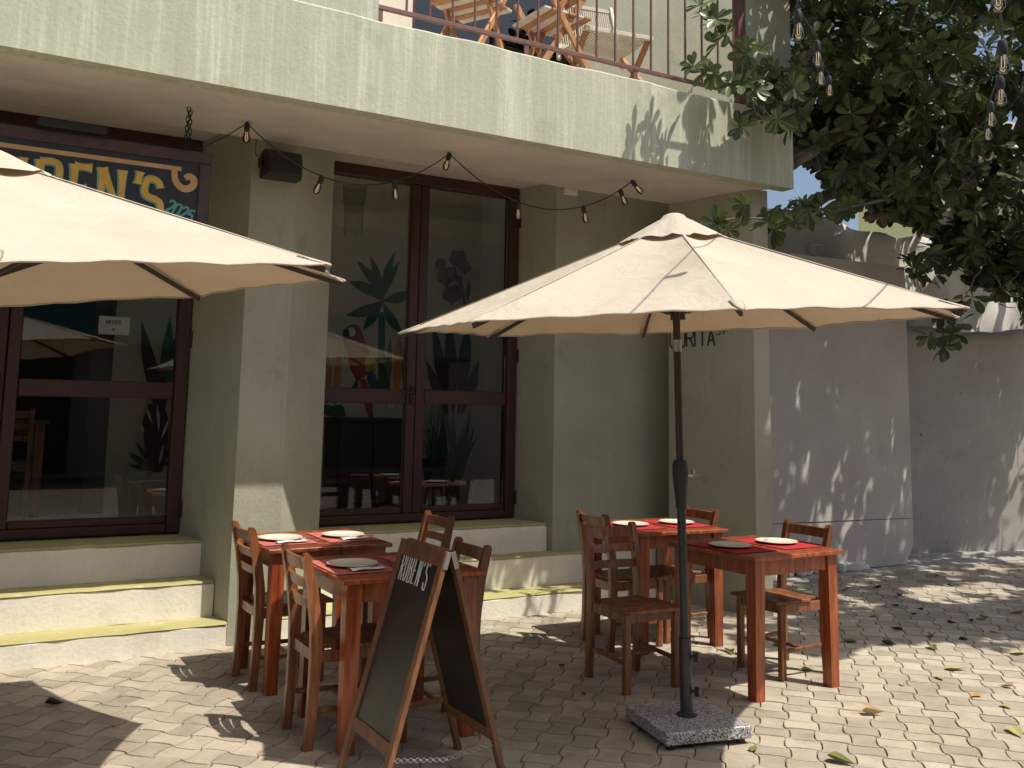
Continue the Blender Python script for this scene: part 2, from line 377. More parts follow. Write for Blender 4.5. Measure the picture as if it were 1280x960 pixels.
def copy_tree(o, parent=None, label=None):
    c = o.copy(); COL.objects.link(c); c.parent = parent
    if label: c['label'] = label
    for ch in list(o.children): copy_tree(ch, c)
    return c
def chaikin(p, it=2, closed=False):
    for _ in range(it):
        q = [] if closed else [p[0]]
        n = len(p)
        for i in range(n if closed else n-1):
            a, b = p[i], p[(i+1) % n]
            q += [tuple(a[k]*.75+b[k]*.25 for k in range(len(a))), tuple(a[k]*.25+b[k]*.75 for k in range(len(a)))]
        if not closed: q.append(p[-1])
        p = q
    return p
GLYPH = {
 'R': [[(0, 0), (0, 1)], [(0, .97), (.5, 1), (.82, .93), (.82, .58), (.5, .5), (0, .52)], [(.38, .5), (.85, 0)]],
 'U': [[(0, 1), (0, .3), (.05, .02), (.75, .02), (.8, .3), (.8, 1)]],
 'B': [[(0, 0), (0, 1)], [(0, .97), (.5, 1), (.76, .93), (.76, .6), (.5, .53), (0, .53)], [(0, .53), (.5, .53), (.86, .45), (.86, .06), (.5, 0), (0, .03)]],
 'E': [[(0, 0), (0, 1)], [(0, .96), (.75, .96)], [(0, .5), (.55, .5)], [(0, .04), (.75, .04)]],
 'N': [[(0, 0), (0, 1)], [(0, 1), (.8, 0)], [(.8, 0), (.8, 1)]],
 "'": [[(.12, 1.02), (.04, .74)]],
 'S': [[(.78, .80), (.68, 1.0), (.1, 1.06), (-.02, .64), (.2, .52), (.62, .48), (.86, .36), (.78, -.06), (.14, -.02), (.0, .22)]],
 '2': [[(0, .8), (.1, 1.04), (.75, 1.04), (.75, .6), (0, .02)], [(0, .02), (.75, .02)]],
 '0': [[(.38, 1), (-.04, .98), (-.04, .02), (.38, 0), (.8, .02), (.8, .98), (.38, 1)]],
 '5': [[(.7, 1), (.1, 1), (.04, .55)], [(.04, .55), (.5, .7), (.8, .45), (.7, -.04), (.2, -.02), (0, .15)]],
 'C': [[(.8, .82), (.6, 1.02), (0, 1.02), (0, -.02), (.6, -.02), (.8, .18)]],
 'O': [[(.4, 1), (-.02, 1), (-.02, 0), (.4, 0), (.82, 0), (.82, 1), (.4, 1)]],
 'I': [[(0, 0), (0, 1)]], 'T': [[(.4, 0), (.4, 1)], [(0, .96), (.8, .96)]],
 'A': [[(0, 0), (.4, 1)], [(.4, 1), (.8, 0)], [(.14, .33), (.66, .33)]],
 '3': [[(0, .85), (.2, 1.02), (.8, 1.0), (.75, .55), (.3, .54)], [(.3, .54), (.85, .5), (.8, -.02), (.15, -.02), (0, .18)]],
 '9': [[(.75, .65), (.55, .42), (0, .45), (0, 1.0), (.6, 1.04), (.76, .8), (.7, .3), (.4, 0)]],
}
ADV = {'I': .32, "'": .34}
def write(mb, text, o, u, v, n, h, wd, stroke, gap=.28, t=0.002, flare=1.0, slant=0.0, shift=0.0):
    x = 0.0; k = 0
    for ch in text:
        if ch == ' ': x += .5*wd; continue
        for st in GLYPH[ch]:
            p = chaikin(st, 3) if len(st) > 3 else list(st)
            if len(p) == 2 and flare != 1.0:
                a, b = p; p = [tuple(a[i]+(b[i]-a[i])*q for i in (0, 1)) for q in (0, .1, .25, .5, .75, .9, 1)]
                w = [stroke*f for f in (flare, flare*.8, 1, .92, 1, flare*.8, flare)]
            elif flare != 1.0:
                w = [stroke]*len(p); w[0] = w[-1] = stroke*flare; w[1] = w[-2] = stroke*flare*.85
            else: w = stroke
            pts = [(x+(a*wd)+slant*b*h, b*h) for a, b in p]
            mb.ribbon(pts, w, Vector(o)+Vector(n)*(shift+k*0.0003), u, v, n, t); k += 1
        x += (ADV.get(ch, .85)+gap)*wd
    return x

# ------------------------------------------------------------------ ground and paving
gm = MB(); gm.add([(-150, -150, -0.016), (150, -150, -0.016), (150, 150, -0.016), (-150, 150, -0.016)], [(0, 1, 2, 3)])
ground = tag(gm.build('ground', 'joint_sand'), kind='structure')
PP, PD, PMI, PROT = 0.138, 0.0145, 0.015, rad(-45)
h_, d_, m_ = PP/2, PD, PMI
outline = [(h_+d_, -(h_-m_)), (h_+d_, h_-m_), (h_, h_), (h_-m_, h_-d_), (-(h_-m_), h_-d_), (-h_, h_), (-h_-d_, h_-m_), (-h_-d_, -(h_-m_)), (-h_, -h_), (-(h_-m_), -h_+d_), (h_-m_, -h_+d_), (h_, -h_)]
outline = chaikin(outline, 1, True)
outline = [(x*(1-.0016/math.hypot(x, y)), y*(1-.0016/math.hypot(x, y))) for x, y in outline]
def paver_geo():
    n = len(outline); vs = [(x*.957, y*.957, 0.0) for x, y in outline]+[(x, y, -0.0125) for x, y in outline]
    fs = [tuple(range(n))]+[(i+n, (i+1) % n+n, (i+1) % n, i) for i in range(n)]
    return vs, fs
pv, pf = paver_geo()
cells = []
for j in range(-40, 120):
    for i in range(-60, 100):
        a_, b_ = i*PP, j*PP
        x, y = a_*math.cos(PROT)-b_*math.sin(PROT), a_*math.sin(PROT)+b_*math.cos(PROT)
        if not (-2.6 < x < 12 and 1.4 < y < 6.6): continue
        if y > 6.36 and x < 5.1: continue
        s = proj((x, y, 0)); 
        if s[2] < 1: continue
        inview = 4 < s[0] < 1276 and s[1] < 956
        cells.append((0 if inview else 1, s[2], x, y, (i+j) % 2))
cells.sort()
def set_tone(me, vals):
    a = me.attributes.new('tone', 'FLOAT', 'POINT'); a.data.foreach_set('value', vals)
variants = []
for k in range(8):
    me = bpy.data.meshes.new('paver'); me.from_pydata(pv, [], pf); me.update(); me.materials.append(MATS['paver'])
    set_tone(me, [random.random()]*len(pv)); variants.append(me)
rest_v, rest_f, rest_t = [], [], []
for n, (_, d, x, y, odd) in enumerate(cells):
    tz = random.uniform(-.0018, .0018); ax, ay = random.gauss(0, .008), random.gauss(0, .008); rz = random.gauss(0, .012)
    M = Matrix.Translation((x, y, tz)) @ Matrix.Rotation(PROT+rz+(math.pi/2 if odd else 0), 4, 'Z') @ Matrix.Rotation(ax, 4, 'X') @ Matrix.Rotation(ay, 4, 'Y')
    if n < 300:
        o = bpy.data.objects.new('paver', random.choice(variants)); COL.objects.link(o); o.parent = ground; o.matrix_basis = M
    else:
        b = len(rest_v); rest_v += [tuple(M @ Vector(p)) for p in pv]; rest_f += [tuple(i+b for i in f) for f in pf]; rest_t += [random.random()]*len(pv)
me = bpy.data.meshes.new('paving'); me.from_pydata(rest_v, [], rest_f); me.update(); me.materials.append(MATS['paver']); set_tone(me, rest_t)
o = bpy.data.objects.new('paving', me); COL.objects.link(o); o.parent = ground; tag(o, kind='stuff')
mb = MB(); mb.prism([(5.2, 6.5), (14, 6.2), (14, 9), (5.2, 9)], -.015, 0.012)
tag(mb.build('concrete_apron', 'far_wall_paint'), kind='structure')

# ------------------------------------------------------------------ the green building
B = thing('restaurant_building', 'pale green plastered restaurant with balcony, painted steps and dark framed glass doors', 'building', (1.77, 6.26, 0))
SOF = 3.25
def prism_part(name, poly, z0, z1, mat, parent=B):
    b = MB(); b.prism(poly, z0, z1); return b.build(name, mat, parent)
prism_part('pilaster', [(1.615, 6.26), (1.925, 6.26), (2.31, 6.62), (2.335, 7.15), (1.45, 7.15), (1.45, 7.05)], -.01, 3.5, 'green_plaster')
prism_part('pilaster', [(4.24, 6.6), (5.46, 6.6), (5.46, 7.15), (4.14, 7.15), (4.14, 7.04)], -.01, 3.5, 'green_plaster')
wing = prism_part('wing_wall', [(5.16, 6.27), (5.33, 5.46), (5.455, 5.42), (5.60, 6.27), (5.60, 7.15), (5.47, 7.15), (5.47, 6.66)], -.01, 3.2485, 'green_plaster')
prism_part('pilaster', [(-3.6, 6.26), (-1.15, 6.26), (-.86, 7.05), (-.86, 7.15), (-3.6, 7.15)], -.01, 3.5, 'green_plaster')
# balcony: streaked fascia, soffit slab, floor slab over the door recesses
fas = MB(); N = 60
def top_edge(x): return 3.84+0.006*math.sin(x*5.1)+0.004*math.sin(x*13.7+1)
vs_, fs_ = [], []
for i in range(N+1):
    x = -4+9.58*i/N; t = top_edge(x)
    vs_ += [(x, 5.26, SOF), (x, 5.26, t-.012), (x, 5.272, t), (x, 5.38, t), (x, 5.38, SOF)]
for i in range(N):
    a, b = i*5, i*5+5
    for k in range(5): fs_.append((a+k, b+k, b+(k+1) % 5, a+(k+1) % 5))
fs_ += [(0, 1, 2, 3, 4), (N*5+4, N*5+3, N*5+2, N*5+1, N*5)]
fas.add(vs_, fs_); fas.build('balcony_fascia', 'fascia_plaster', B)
prism_part('balcony_soffit', [(-4, 5.381), (5.43, 5.381), (5.18, 6.24), (-4, 6.24)], SOF+.001, 3.74, 'soffit_paint')
prism_part('recess_ceiling', [(-4, 6.241), (5.62, 6.241), (5.62, 7.3), (-4, 7.3)], 3.40, 3.742, 'soffit_paint')
# upper storey
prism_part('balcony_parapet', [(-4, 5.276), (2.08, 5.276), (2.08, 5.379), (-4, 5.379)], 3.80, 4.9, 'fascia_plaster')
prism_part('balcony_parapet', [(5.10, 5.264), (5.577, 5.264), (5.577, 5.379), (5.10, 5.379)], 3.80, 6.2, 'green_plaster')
prism_part('balcony_floor', [(-4, 5.381), (5.42, 5.381), (5.42, 6.495), (-4, 6.495)], 3.7435, 3.826, 'soffit_paint')
prism_part('upper_wall', [(-4, 6.5), (2.84, 6.5), (2.84, 6.8), (-4, 6.8)], 3.744, 6.6, 'cream_wall')
prism_part('upper_wall', [(4.42, 6.5), (6.25, 6.5), (6.25, 6.8), (4.42, 6.8)], 3.744, 6.6, 'green_plaster')
prism_part('upper_wall', [(2.84, 6.5), (4.42, 6.5), (4.42, 6.8), (2.84, 6.8)], 6.0, 6.6, 'green_plaster')
prism_part('roof_slab', [(-4, 6.3), (5.7, 6.3), (5.7, 7.75), (-4, 7.75)], 6.602, 6.8, 'soffit_paint')  # ends early, leaving an added sky opening that brightens the mural
prism_part('side_wall', [(5.61, 6.9), (5.8, 6.9), (5.8, 12), (5.61, 12)], -.01, 3.742, 'green_plaster')
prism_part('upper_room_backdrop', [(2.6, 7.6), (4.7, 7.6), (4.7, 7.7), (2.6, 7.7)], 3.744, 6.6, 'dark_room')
ug = MB(); ug.box((3.63, 6.62, 4.87), (1.56, .012, 2.24)); ug.build('upper_window', 'upper_glass', B)
uf = MB()
for x in (2.87, 3.63, 4.39): uf.box((x, 6.60, 4.87), (.06, .06, 2.25), .004)
uf.build('upper_window_frame', 'frame_brown', B)
# steps
def step(xa, xb, y0, y1, z0, z1, lip=0.02):
    s = thing('step', None, None, ((xa+xb)/2, y0, 0)); s.parent = B; s.matrix_parent_inverse = Matrix.Identity(4)
    s.matrix_basis = B.matrix_basis.inverted() @ Matrix.Translation(((xa+xb)/2, y0, 0))
    s.location = s.matrix_basis.to_translation()
    def wavy(name, mat, za, zb, ya, yb):
        n = max(6, int((xb-xa)/.12)); vv = []; ff = []
        for i in range(n+1):
            x = xa+(xb-xa)*i/n; e = random.gauss(0, .0022); g = random.gauss(0, .0018)
            vv += [(x, ya+e, za), (x, ya+e, zb-.010+g), (x, ya+.010+e, zb+g), (x, yb, zb), (x, yb, za)]
        for i in range(n):
            a, b = i*5, i*5+5
            for k in range(5): ff.append((a+k, b+k, b+(k+1) % 5, a+(k+1) % 5))
        ff += [(0, 1, 2, 3, 4), tuple(n*5+k for k in (4, 3, 2, 1, 0))]
        w = MB(); w.add(vv, ff); w.build(name, mat, s)
    wavy('riser', 'riser_paint', z0, z1-.012, y0, y1)
    wavy('tread', 'tread_paint', z1-.0115, z1, y0-.003, y1)
step(-3.2, 1.606, 6.235, 7.10, -.01, .15); step(-3.2, 1.567, 6.45, 7.095, .1505, .372); step(-3.2, 1.525, 6.68, 7.09, .3725, .60)
step(1.93, 5.14, 6.24, 7.10, -.01, .15); step(2.12, 5.20, 6.50, 7.095, .1505, .383); step(2.325, 4.222, 6.655, 7.09, .3835, .60)
# doors
def pane_door(x0, x1, z0, z1, xm, yd=7.05):
    d = thing('door', None, None, (xm, yd, z0)); d.parent = B
    d.matrix_basis = B.matrix_basis.inverted() @ Matrix.Translation((xm, yd, z0))
    d['label'] = 'tall double glass door in a dark brown frame'
    fr = .085
    def p(name, c, s, mat='frame_brown', bev=.006): b = MB(); b.box(c, s, bev); return b.build(name, mat, d)
    p('jamb', (x0+fr/2, yd+.03, (z0+z1)/2), (fr, .11, z1-z0)); p('jamb', (x1-fr/2, yd+.03, (z0+z1)/2), (fr, .11, z1-z0))
    p('head', ((x0+x1)/2, yd+.03, z1+.044), (x1-x0, .11, .088)); p('sill', ((x0+x1)/2, yd+.03, z0+.03), (x1-x0-2*fr-.004, .10, .06))
    p('meeting_stile', (xm-.042, yd+.022, (z0+z1)/2+.03), (.078, .07, z1-z0-.062)); p('meeting_stile', (xm+.042, yd+.03, (z0+z1)/2+.03), (.078, .07, z1-z0-.062))
    for a, b in ((x0+fr+.003, xm-.084), (xm+.084, x1-fr-.003)):
        p('rail', ((a+b)/2, yd+.027, 1.585), (b-a, .06, .115)); p('rail', ((a+b)/2, yd+.027, z0+.085), (b-a, .06, .048))
        for za, zb in ((z0+.11, 1.527), (1.643, z1-.004)):
            p('pane', ((a+b)/2, yd+.032, (za+zb)/2), (b-a, .008, zb-za), 'door_glass', 0)
    h = MB(); h.box((xm-.035, yd-.022, 1.60), (.03, .015, .15), .004); h.tube([(xm-.035, yd-.026, 1.62), (xm-.035, yd-.065, 1.62), (xm-.13, yd-.068, 1.615)], .009, 8); h.build('handle', 'black_metal', d)
    for z in (z0+.16, 1.95, z1-.20):
        g = MB(); g.tube([(x1+.006, yd-.026, z-.055), (x1+.006, yd-.026, z+.055)], .014, 8); g.build('hinge', 'black_metal', d)
    return d
pane_door(-.86, 1.445, .615, 3.31, .30)
d2 = pane_door(2.335, 4.135, .615, 3.31, 3.21)
# interior behind the glass: mural wall under an added light well, dark room, light side wall, floor
prism_part('interior_floor', [(-4, 7.16), (5.6, 7.16), (5.6, 12), (-4, 12)], .40, .60, 'soffit_paint')
prism_part('added_light_well_wall', [(1.0, 7.76), (1.149, 7.76), (1.149, 8.54), (1.0, 8.54)], 3.75, 6.8, 'cream_wall')  # side of the added well, bounces skylight onto the mural
prism_part('interior_ceiling', [(-4, 7.3), (5.6, 7.3), (5.6, 7.75), (-4, 7.75)], 3.55, 3.742, 'cream_wall')  # stops short so daylight drops in through the added well
mw = prism_part('mural_wall', [(1.15, 8.6), (4.60, 8.6), (4.60, 8.75), (1.15, 8.75)], .601, 6.8, 'cream_wall')  # carried above the ceiling as back of the added well
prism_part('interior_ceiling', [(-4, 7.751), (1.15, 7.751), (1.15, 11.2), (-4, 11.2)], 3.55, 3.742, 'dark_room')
prism_part('interior_wall', [(4.601, 7.16), (4.75, 7.16), (4.75, 8.75), (4.601, 8.75)], .601, 6.8, 'cream_wall')  # raised above the ceiling to close the added well's end
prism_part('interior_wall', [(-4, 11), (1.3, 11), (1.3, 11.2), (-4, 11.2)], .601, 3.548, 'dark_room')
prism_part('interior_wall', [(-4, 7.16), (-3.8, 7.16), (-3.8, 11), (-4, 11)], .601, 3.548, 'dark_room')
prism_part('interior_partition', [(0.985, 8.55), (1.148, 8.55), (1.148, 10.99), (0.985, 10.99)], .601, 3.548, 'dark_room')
MY = 8.597; UX, VZ, NN = (1, 0, 0), (0, 0, 1), (0, -1, 0); mlay = [0]
def mural(pix, mat, smooth=2, name='mural_shape'):
    w = [aty(x, y, MY) for x, y in pix]; pts = [(p.x, p.z) for p in w]
    if smooth: pts = chaikin(pts, smooth, True)
    mlay[0] += 1; b = MB(); b.poly(pts, (0, MY-.0004*mlay[0], 0), UX, VZ, NN, .0003)
    return b.build(name, mat, B)
def mleaf(x0, y0, x1, y1, w, mat, bend=0.0):
    dx, dy = x1-x0, y1-y0; L = math.hypot(dx, dy); nx, ny = -dy/L, dx/L; P = []
    prof = [(0, .05), (.2, .42), (.45, .88), (.68, .78), (.88, .3)]; w *= .78
    for t, k in prof: P.append((x0+dx*t+nx*(w*k/2+bend*math.sin(t*3.1)), y0+dy*t+ny*(w*k/2+bend*math.sin(t*3.1))))
    P.append((x1, y1)); P.append((x1, y1))
    for t, k in reversed(prof): P.append((x0+dx*t-nx*(w*k/2-bend*math.sin(t*3.1)), y0+dy*t-ny*(w*k/2-bend*math.sin(t*3.1))))
    return mural(P, mat, 1, 'mural_leaf')
mural([(473, 390), (481, 390), (482, 500), (472, 500)], 'mural_green', 0, 'mural_stem')
for x, y, w, bd in ((445, 325, 17, 4), (462, 318, 14, 2), (494, 314, 14, -3), (500, 326, 14, -3), (435, 352, 20, 4), (513, 364, 22, 3), (431, 394, 20, -4), (453, 413, 18, -1), (504, 419, 18, 3)):
    mleaf(478, 376, x, y, w, 'mural_dark_green' if y > 390 else 'mural_green', bd)
for x, y, w, m_ in ((410, 452, 18, 'mural_orange'), (425, 440, 14, 'mural_orange'), (404, 432, 12, 'mural_orange'), (500, 425, 16, 'mural_orange'), (488, 432, 12, 'mural_olive'), (507, 440, 20, 'mural_olive')):
    mleaf(x-2+random.uniform(-4, 8), 512, x, y-14, w, m_)
mural([(428, 428), (429, 412), (440, 404), (450, 408), (455, 424), (461, 440), (466, 462), (455, 470), (447, 478), (437, 462), (434, 440)], 'mural_red', 2, 'mural_parrot_body')
mural([(455, 446), (464, 444), (470, 466), (458, 470)], 'mural_yellow', 1, 'mural_parrot_wing')
mural([(456, 466), (467, 462), (476, 492), (466, 500)], 'mural_blue', 1, 'mural_parrot_wing')
mural([(447, 476), (458, 472), (468, 520), (461, 526)], 'mural_red', 1, 'mural_parrot_tail')
mural([(434, 410), (443, 409), (444, 419), (437, 422)], 'mural_white', 1, 'mural_parrot_face')
mural([(428, 412), (435, 410), (437, 421), (432, 425), (428, 420)], 'mural_black', 1, 'mural_parrot_beak')
mleaf(424, 500, 446, 468, 11, 'mural_dark_green', 8); mleaf(486, 492, 468, 446, 9, 'mural_dark_green', 4)
mleaf(412, 508, 432, 520, 26, 'mural_green'); mleaf(418, 520, 402, 506, 20, 'mural_green')
ca, cb = aty(424, 522, 8.22), aty(505, 606, 8.22)
CB = thing('dark_cabinet', 'low black cabinet standing inside under the parrot mural', 'cabinet', ((ca.x+cb.x)/2, 8.4, .601))
b = MB(); b.box(((ca.x+cb.x)/2, 8.40, (ca.z-.03+.66)/2), (cb.x-ca.x, .36, ca.z-.03-.66), .004); b.build('body', 'black_plastic', CB)
b = MB(); b.box(((ca.x+cb.x)/2, 8.395, ca.z-.0145), (cb.x-ca.x+.03, .39, .03), .004); b.build('top', 'black_plastic', CB)
for sx in (.25, .75):
    xx = ca.x+(cb.x-ca.x)*sx; b = MB(); b.box((xx, 8.212, (ca.z+.64)/2), ((cb.x-ca.x)/2-.015, .02, ca.z-.74), .004); b.build('cabinet_door', 'black_plastic', CB)
for sx in (0.04, .96):
    xx = ca.x+(cb.x-ca.x)*sx; b = MB(); b.box((xx, 8.40, .63), (.05, .30, .058), .004); b.build('foot', 'black_metal', CB)
for x, y, r in ((572, 323, 11), (557, 345, 12), (564, 368, 12), (580, 335, 8), (550, 330, 7)):
    mural([(x+r*(1+.22*math.sin(5*a))*math.cos(a), y+r*(1+.22*math.sin(5*a))*math.sin(a)) for a in [i*.524 for i in range(12)]], 'mural_purple', 1, 'mural_flower')
mural([(573, 345), (576, 344), (585, 400), (582, 402)], 'mural_dark_green', 0, 'mural_stem'); mleaf(583, 380, 586, 350, 9, 'mural_dark_green'); mleaf(583, 384, 562, 318, 6, 'mural_dark_green')
for x0, x1, y1, w in ((560, 540, 400, 20), (566, 560, 395, 24), (572, 585, 398, 24), (575, 604, 440, 20), (558, 532, 450, 18)):
    mleaf(x0, 520, x1, y1, w, 'mural_plum' if w > 19 else 'mural_purple')
for k in range(15):
    x = 536+k*4.4; mleaf(562+random.uniform(-14, 14), 628, x+random.uniform(-5, 5), 500+random.uniform(0, 50), 7, random.choice(['mural_dark_green', 'mural_green', 'mural_green']), random.uniform(-4, 4))
for x, y, w, m_ in ((212, 395, 26, 'mural_green'), (176, 400, 24, 'mural_plum'), (224, 410, 20, 'mural_green'), (190, 440, 26, 'mural_plum'), (205, 470, 28, 'mural_plum')):
    mleaf(192+random.uniform(-5, 12), 520, x, y, w, m_)
for k in range(9):
    a = rad(200-k*22); mleaf(194, 588, 194+38*math.cos(a), 590-44*abs(math.sin(a))-8, 9, 'mural_green')
mural([(176, 505), (212, 505), (207, 590), (182, 590)], 'mural_plum', 1)
for a, b, c, d_ in ((180, 505, 190, 530), (196, 505, 198, 540), (212, 520, 200, 550), (204, 555, 198, 580), (172, 528, 180, 540)):
    mleaf(a, b, c, d_, 5, 'mural_white')
# woven pendant lamp hanging inside the second door
pl = aty(443, 252, 7.9); pb = MB()
for k in range(26):
    a = 2*math.pi*k/26
    for tw_ in (.5, -.5):
        pb.tube([(pl.x+.105*math.cos(a+tw_*t)*(1-.25*t), pl.y+.105*math.sin(a+tw_*t)*(1-.25*t), pl.z+.14-.26*t) for t in (0, .33, .66, 1)], .003, 4, False)
    pb.tube([(pl.x+.078*math.cos(a), pl.y+.078*math.sin(a), pl.z-.12), (pl.x+.08*math.cos(a), pl.y+.08*math.sin(a), pl.z-.26-.05*random.random())], .003, 4, False)
pb.tube([(pl.x, pl.y, pl.z+.14), (pl.x, pl.y, 3.75)], .004, 5)
PLAMP = thing('woven_pendant_lamp', 'woven rope pendant lamp hanging inside behind the glass door with the parrot mural', 'lamp', pl)
pb.build('shade', 'rope', PLAMP)
prism_part('lamp_beam', [(2.2, 7.86), (4.6, 7.86), (4.6, 7.94), (2.2, 7.94)], 3.75, 3.85, 'frame_brown')
# balcony railing
rl = MB(); rl.bar((2.08, 5.30, 3.935), (5.10, 5.30, 3.935), .030, .022, (0, 1, 0), .003); rl.build('rail', 'rail_paint', B)
rl = MB(); rl.bar((2.08, 5.30, 4.80), (5.10, 5.30, 4.80), .045, .03, (0, 1, 0), .004); rl.build('rail', 'rail_paint', B)
for k in range(18):
    x = 2.275+k*.1605
    b = MB(); b.tube([(x, 5.30, 3.935), (x, 5.30, 4.80)], .0085, 8); b.build('baluster', 'rail_paint', B, True)
for x in (2.10, 3.15, 4.06):
    b = MB(); b.box((x, 5.30, 3.88), (.035, .012, .10), .002); b.build('rail_bracket', 'rail_paint', B)
b = MB(); b.box((5.06, 5.30, 4.33), (.06, .06, .97), .004); b.build('rail_post', 'rail_paint', B)
# wall lettering
lw = Vector((5.33-5.16, 5.46-6.27, 0)); ul = lw.normalized(); nl = Vector((-ul.y, ul.x, 0)); nl = nl if nl.x < 0 else -nl
pt = Vector((5.16, 6.27, 0)); base_z = 1.5+(aty(862, 427, 6.1).z-1.5)
lt = MB(); zt = 2.035
ln = write(lt, 'CORITA', pt+ul*.012+Vector((0, 0, zt)), ul, Vector((0, 0, 1)), nl, .135, .085, .014, .16, .0015, 1, 0, .0005)
write(lt, '39', pt+ul*(.012+ln)+Vector((0, 0, zt+.085)), ul, Vector((0, 0, 1)), nl, .06, .042, .009, .25, .0015, 1, 0, .0004)
lt.build('wall_lettering', 'lettering_black', B)
# junction box and loudspeaker cable on the soffit edge
b = MB(); b.box((4.36, 6.575, 3.315), (.13, .045, .05), .006); b.build('junction_box', 'riser_paint', B)

# ------------------------------------------------------------------ hanging sign
SY = 5.80
sg = thing('hanging_sign', "black board sign lettered RUBEN'S 2025 in gold, hung on chains under the balcony", 'sign', (.24, SY, 2.36))
sx0, sx1, sz0, sz1 = -.78, 1.255, 2.33, 2.995
def sp(name, c, s, mat, bev=.006): b = MB(); b.box(c, s, bev); return b.build(name, mat, sg)
sp('board', ((sx0+sx1)/2, SY+.02, (sz0+sz1)/2), (sx1-sx0-.12, .02, sz1-sz0-.12), 'sign_black', 0)
sp('frame_rail', ((sx0+sx1)/2, SY+.02, sz1-.034), (sx1-sx0, .05, .068), 'sign_frame'); sp('frame_rail', ((sx0+sx1)/2, SY+.02, sz0+.034), (sx1-sx0, .05, .068), 'sign_frame')
sp('frame_rail', (sx0+.034, SY+.02, (sz0+sz1)/2), (.068, .048, sz1-sz0-.137), 'sign_frame'); sp('frame_rail', (sx1-.034, SY+.02, (sz0+sz1)/2), (.068, .048, sz1-sz0-.137), 'sign_frame')
sp('sign_lamp', (.48, SY-.03, sz1+.03), (.36, .09, .05), 'black_metal', .012)
BO = Vector((0, SY+.009, 0)); fr = MB()
border = [(1.085, 2.878), (-.6, 2.878)]
fr.ribbon(border, .026, BO, UX, VZ, NN, .002)
sc = [(1.045+.0, 2.872), (1.05, 2.80), (1.10, 2.755), (1.155, 2.775), (1.165, 2.825), (1.13, 2.845), (1.11, 2.825)]
sc = chaikin(sc, 3); fr.ribbon(sc, [.030+.012*math.sin(i/len(sc)*3.1) for i in range(len(sc))], BO+Vector((0, -.0004, 0)), UX, VZ, NN, .002)
fr.build('painted_border', 'sign_tan', sg, True)
lo = MB(); li = MB(); th = MB()
x_ = .02
LT = [("R", -.07, .17), ("U", .14, .14), ("B", .335, .13), ("E", .51, .12), ("N", .655, .135), ("'", .845, .10), ("S", .885, .115)]
for ch, x, wd in LT:
    z = 2.560; hh = .265 if ch != 'S' else .215
    if ch == 'S': z = 2.575
    write(lo, ch, (x-.003, SY+.0095, z-.002), UX, VZ, NN, hh, wd, .048, 0, .0015, 1.4)
    write(li, ch, (x, SY+.0075, z), UX, VZ, NN, hh, wd, .034, 0, .0015, 1.5)
lo.build('letter_outline', 'sign_teal', sg); li.build('letter', 'sign_gold', sg)  # wider teal outline behind the gold letters
c, s = math.cos(-.36), math.sin(-.36)
write(th, '2025', (1.005, SY+.008, 2.615), (c, 0, s), (-s, 0, c), NN, .075, .038, .013, .22, .0015, 1, .1)
th.build('lettering_year', 'sign_teal', sg)
def chain(parent, name, p0, p1, link=.036, r=.0034, mat='black_metal'):
    p0, p1 = Vector(p0), Vector(p1); d = p1-p0; n = max(2, int(d.length/(link*.74))); b = MB(); t = d.normalized()
    ref = Vector((1, 0, 0)) if abs(t.x) < .9 else Vector((0, 1, 0)); a = t.cross(ref).normalized(); c2 = t.cross(a)
    for i in range(n):
        q = p0+d*((i+.5)/n); w = a if i % 2 else c2
        pts = [q+t*(link/2-.009)*sy+(t*.009*math.sin(u)+w*.009*math.cos(u)) for sy, us in ((1, (0, .8, 1.57, 2.34, 3.14)), (-1, (3.14, 3.94, 4.71, 5.5, 6.28))) for u in us]
        b.tube(pts+[pts[0]], r, 5, False)
    return b.build(name, mat, parent, True)
for x in (-.62, 1.10):
    chain(sg, 'chain', (x, SY-.03, 3.25), (x-.008, SY-.012, 2.99)); chain(sg, 'chain', (x+.02, SY+.03, 3.25), (x+.028, SY+.03, 2.99))

# ------------------------------------------------------------------ loudspeaker under the balcony
sk = thing('loudspeaker', 'small black wedge loudspeaker mounted on the pilaster under the balcony', 'speaker', (1.77, 6.25, 3.0))
prof = [(.0, -.095), (.0, .075), (-.10, .085), (-.165, .02), (-.165, -.075), (-.12, -.10)]
b = MB(); vs_ = []; xa, xb = 1.655, 1.90
for x in (xa, xb): vs_ += [(x+(.02 if x == xa else -.01)*(1 if abs(y) > .12 else 0), 6.205+y, 3.075+z) for y, z in prof]
b.add(vs_, [tuple(range(6))[::-1], tuple(range(6, 12))]+[(i, (i+1) % 6, (i+1) % 6+6, i+6) for i in range(6)]); b.build('cabinet', 'black_plastic', sk)
b = MB(); b.box((1.778, 6.037, 3.045), (.20, .006, .085), .002); b.build('grille', 'black_metal', sk)
b = MB(); b.box((1.778, 6.232, 3.075), (.07, .05, .10), .004); b.box((1.64, 6.15, 3.075), (.014, .05, .07), .003); b.build('bracket', 'black_metal', sk)
b = MB(); b.tube([(1.66, 6.19, 3.13), (1.63, 6.21, 3.13), (1.625, 6.235, 3.17), (1.63, 6.235, 3.249)], .003, 6); b.build('cable', 'black_plastic', sk)

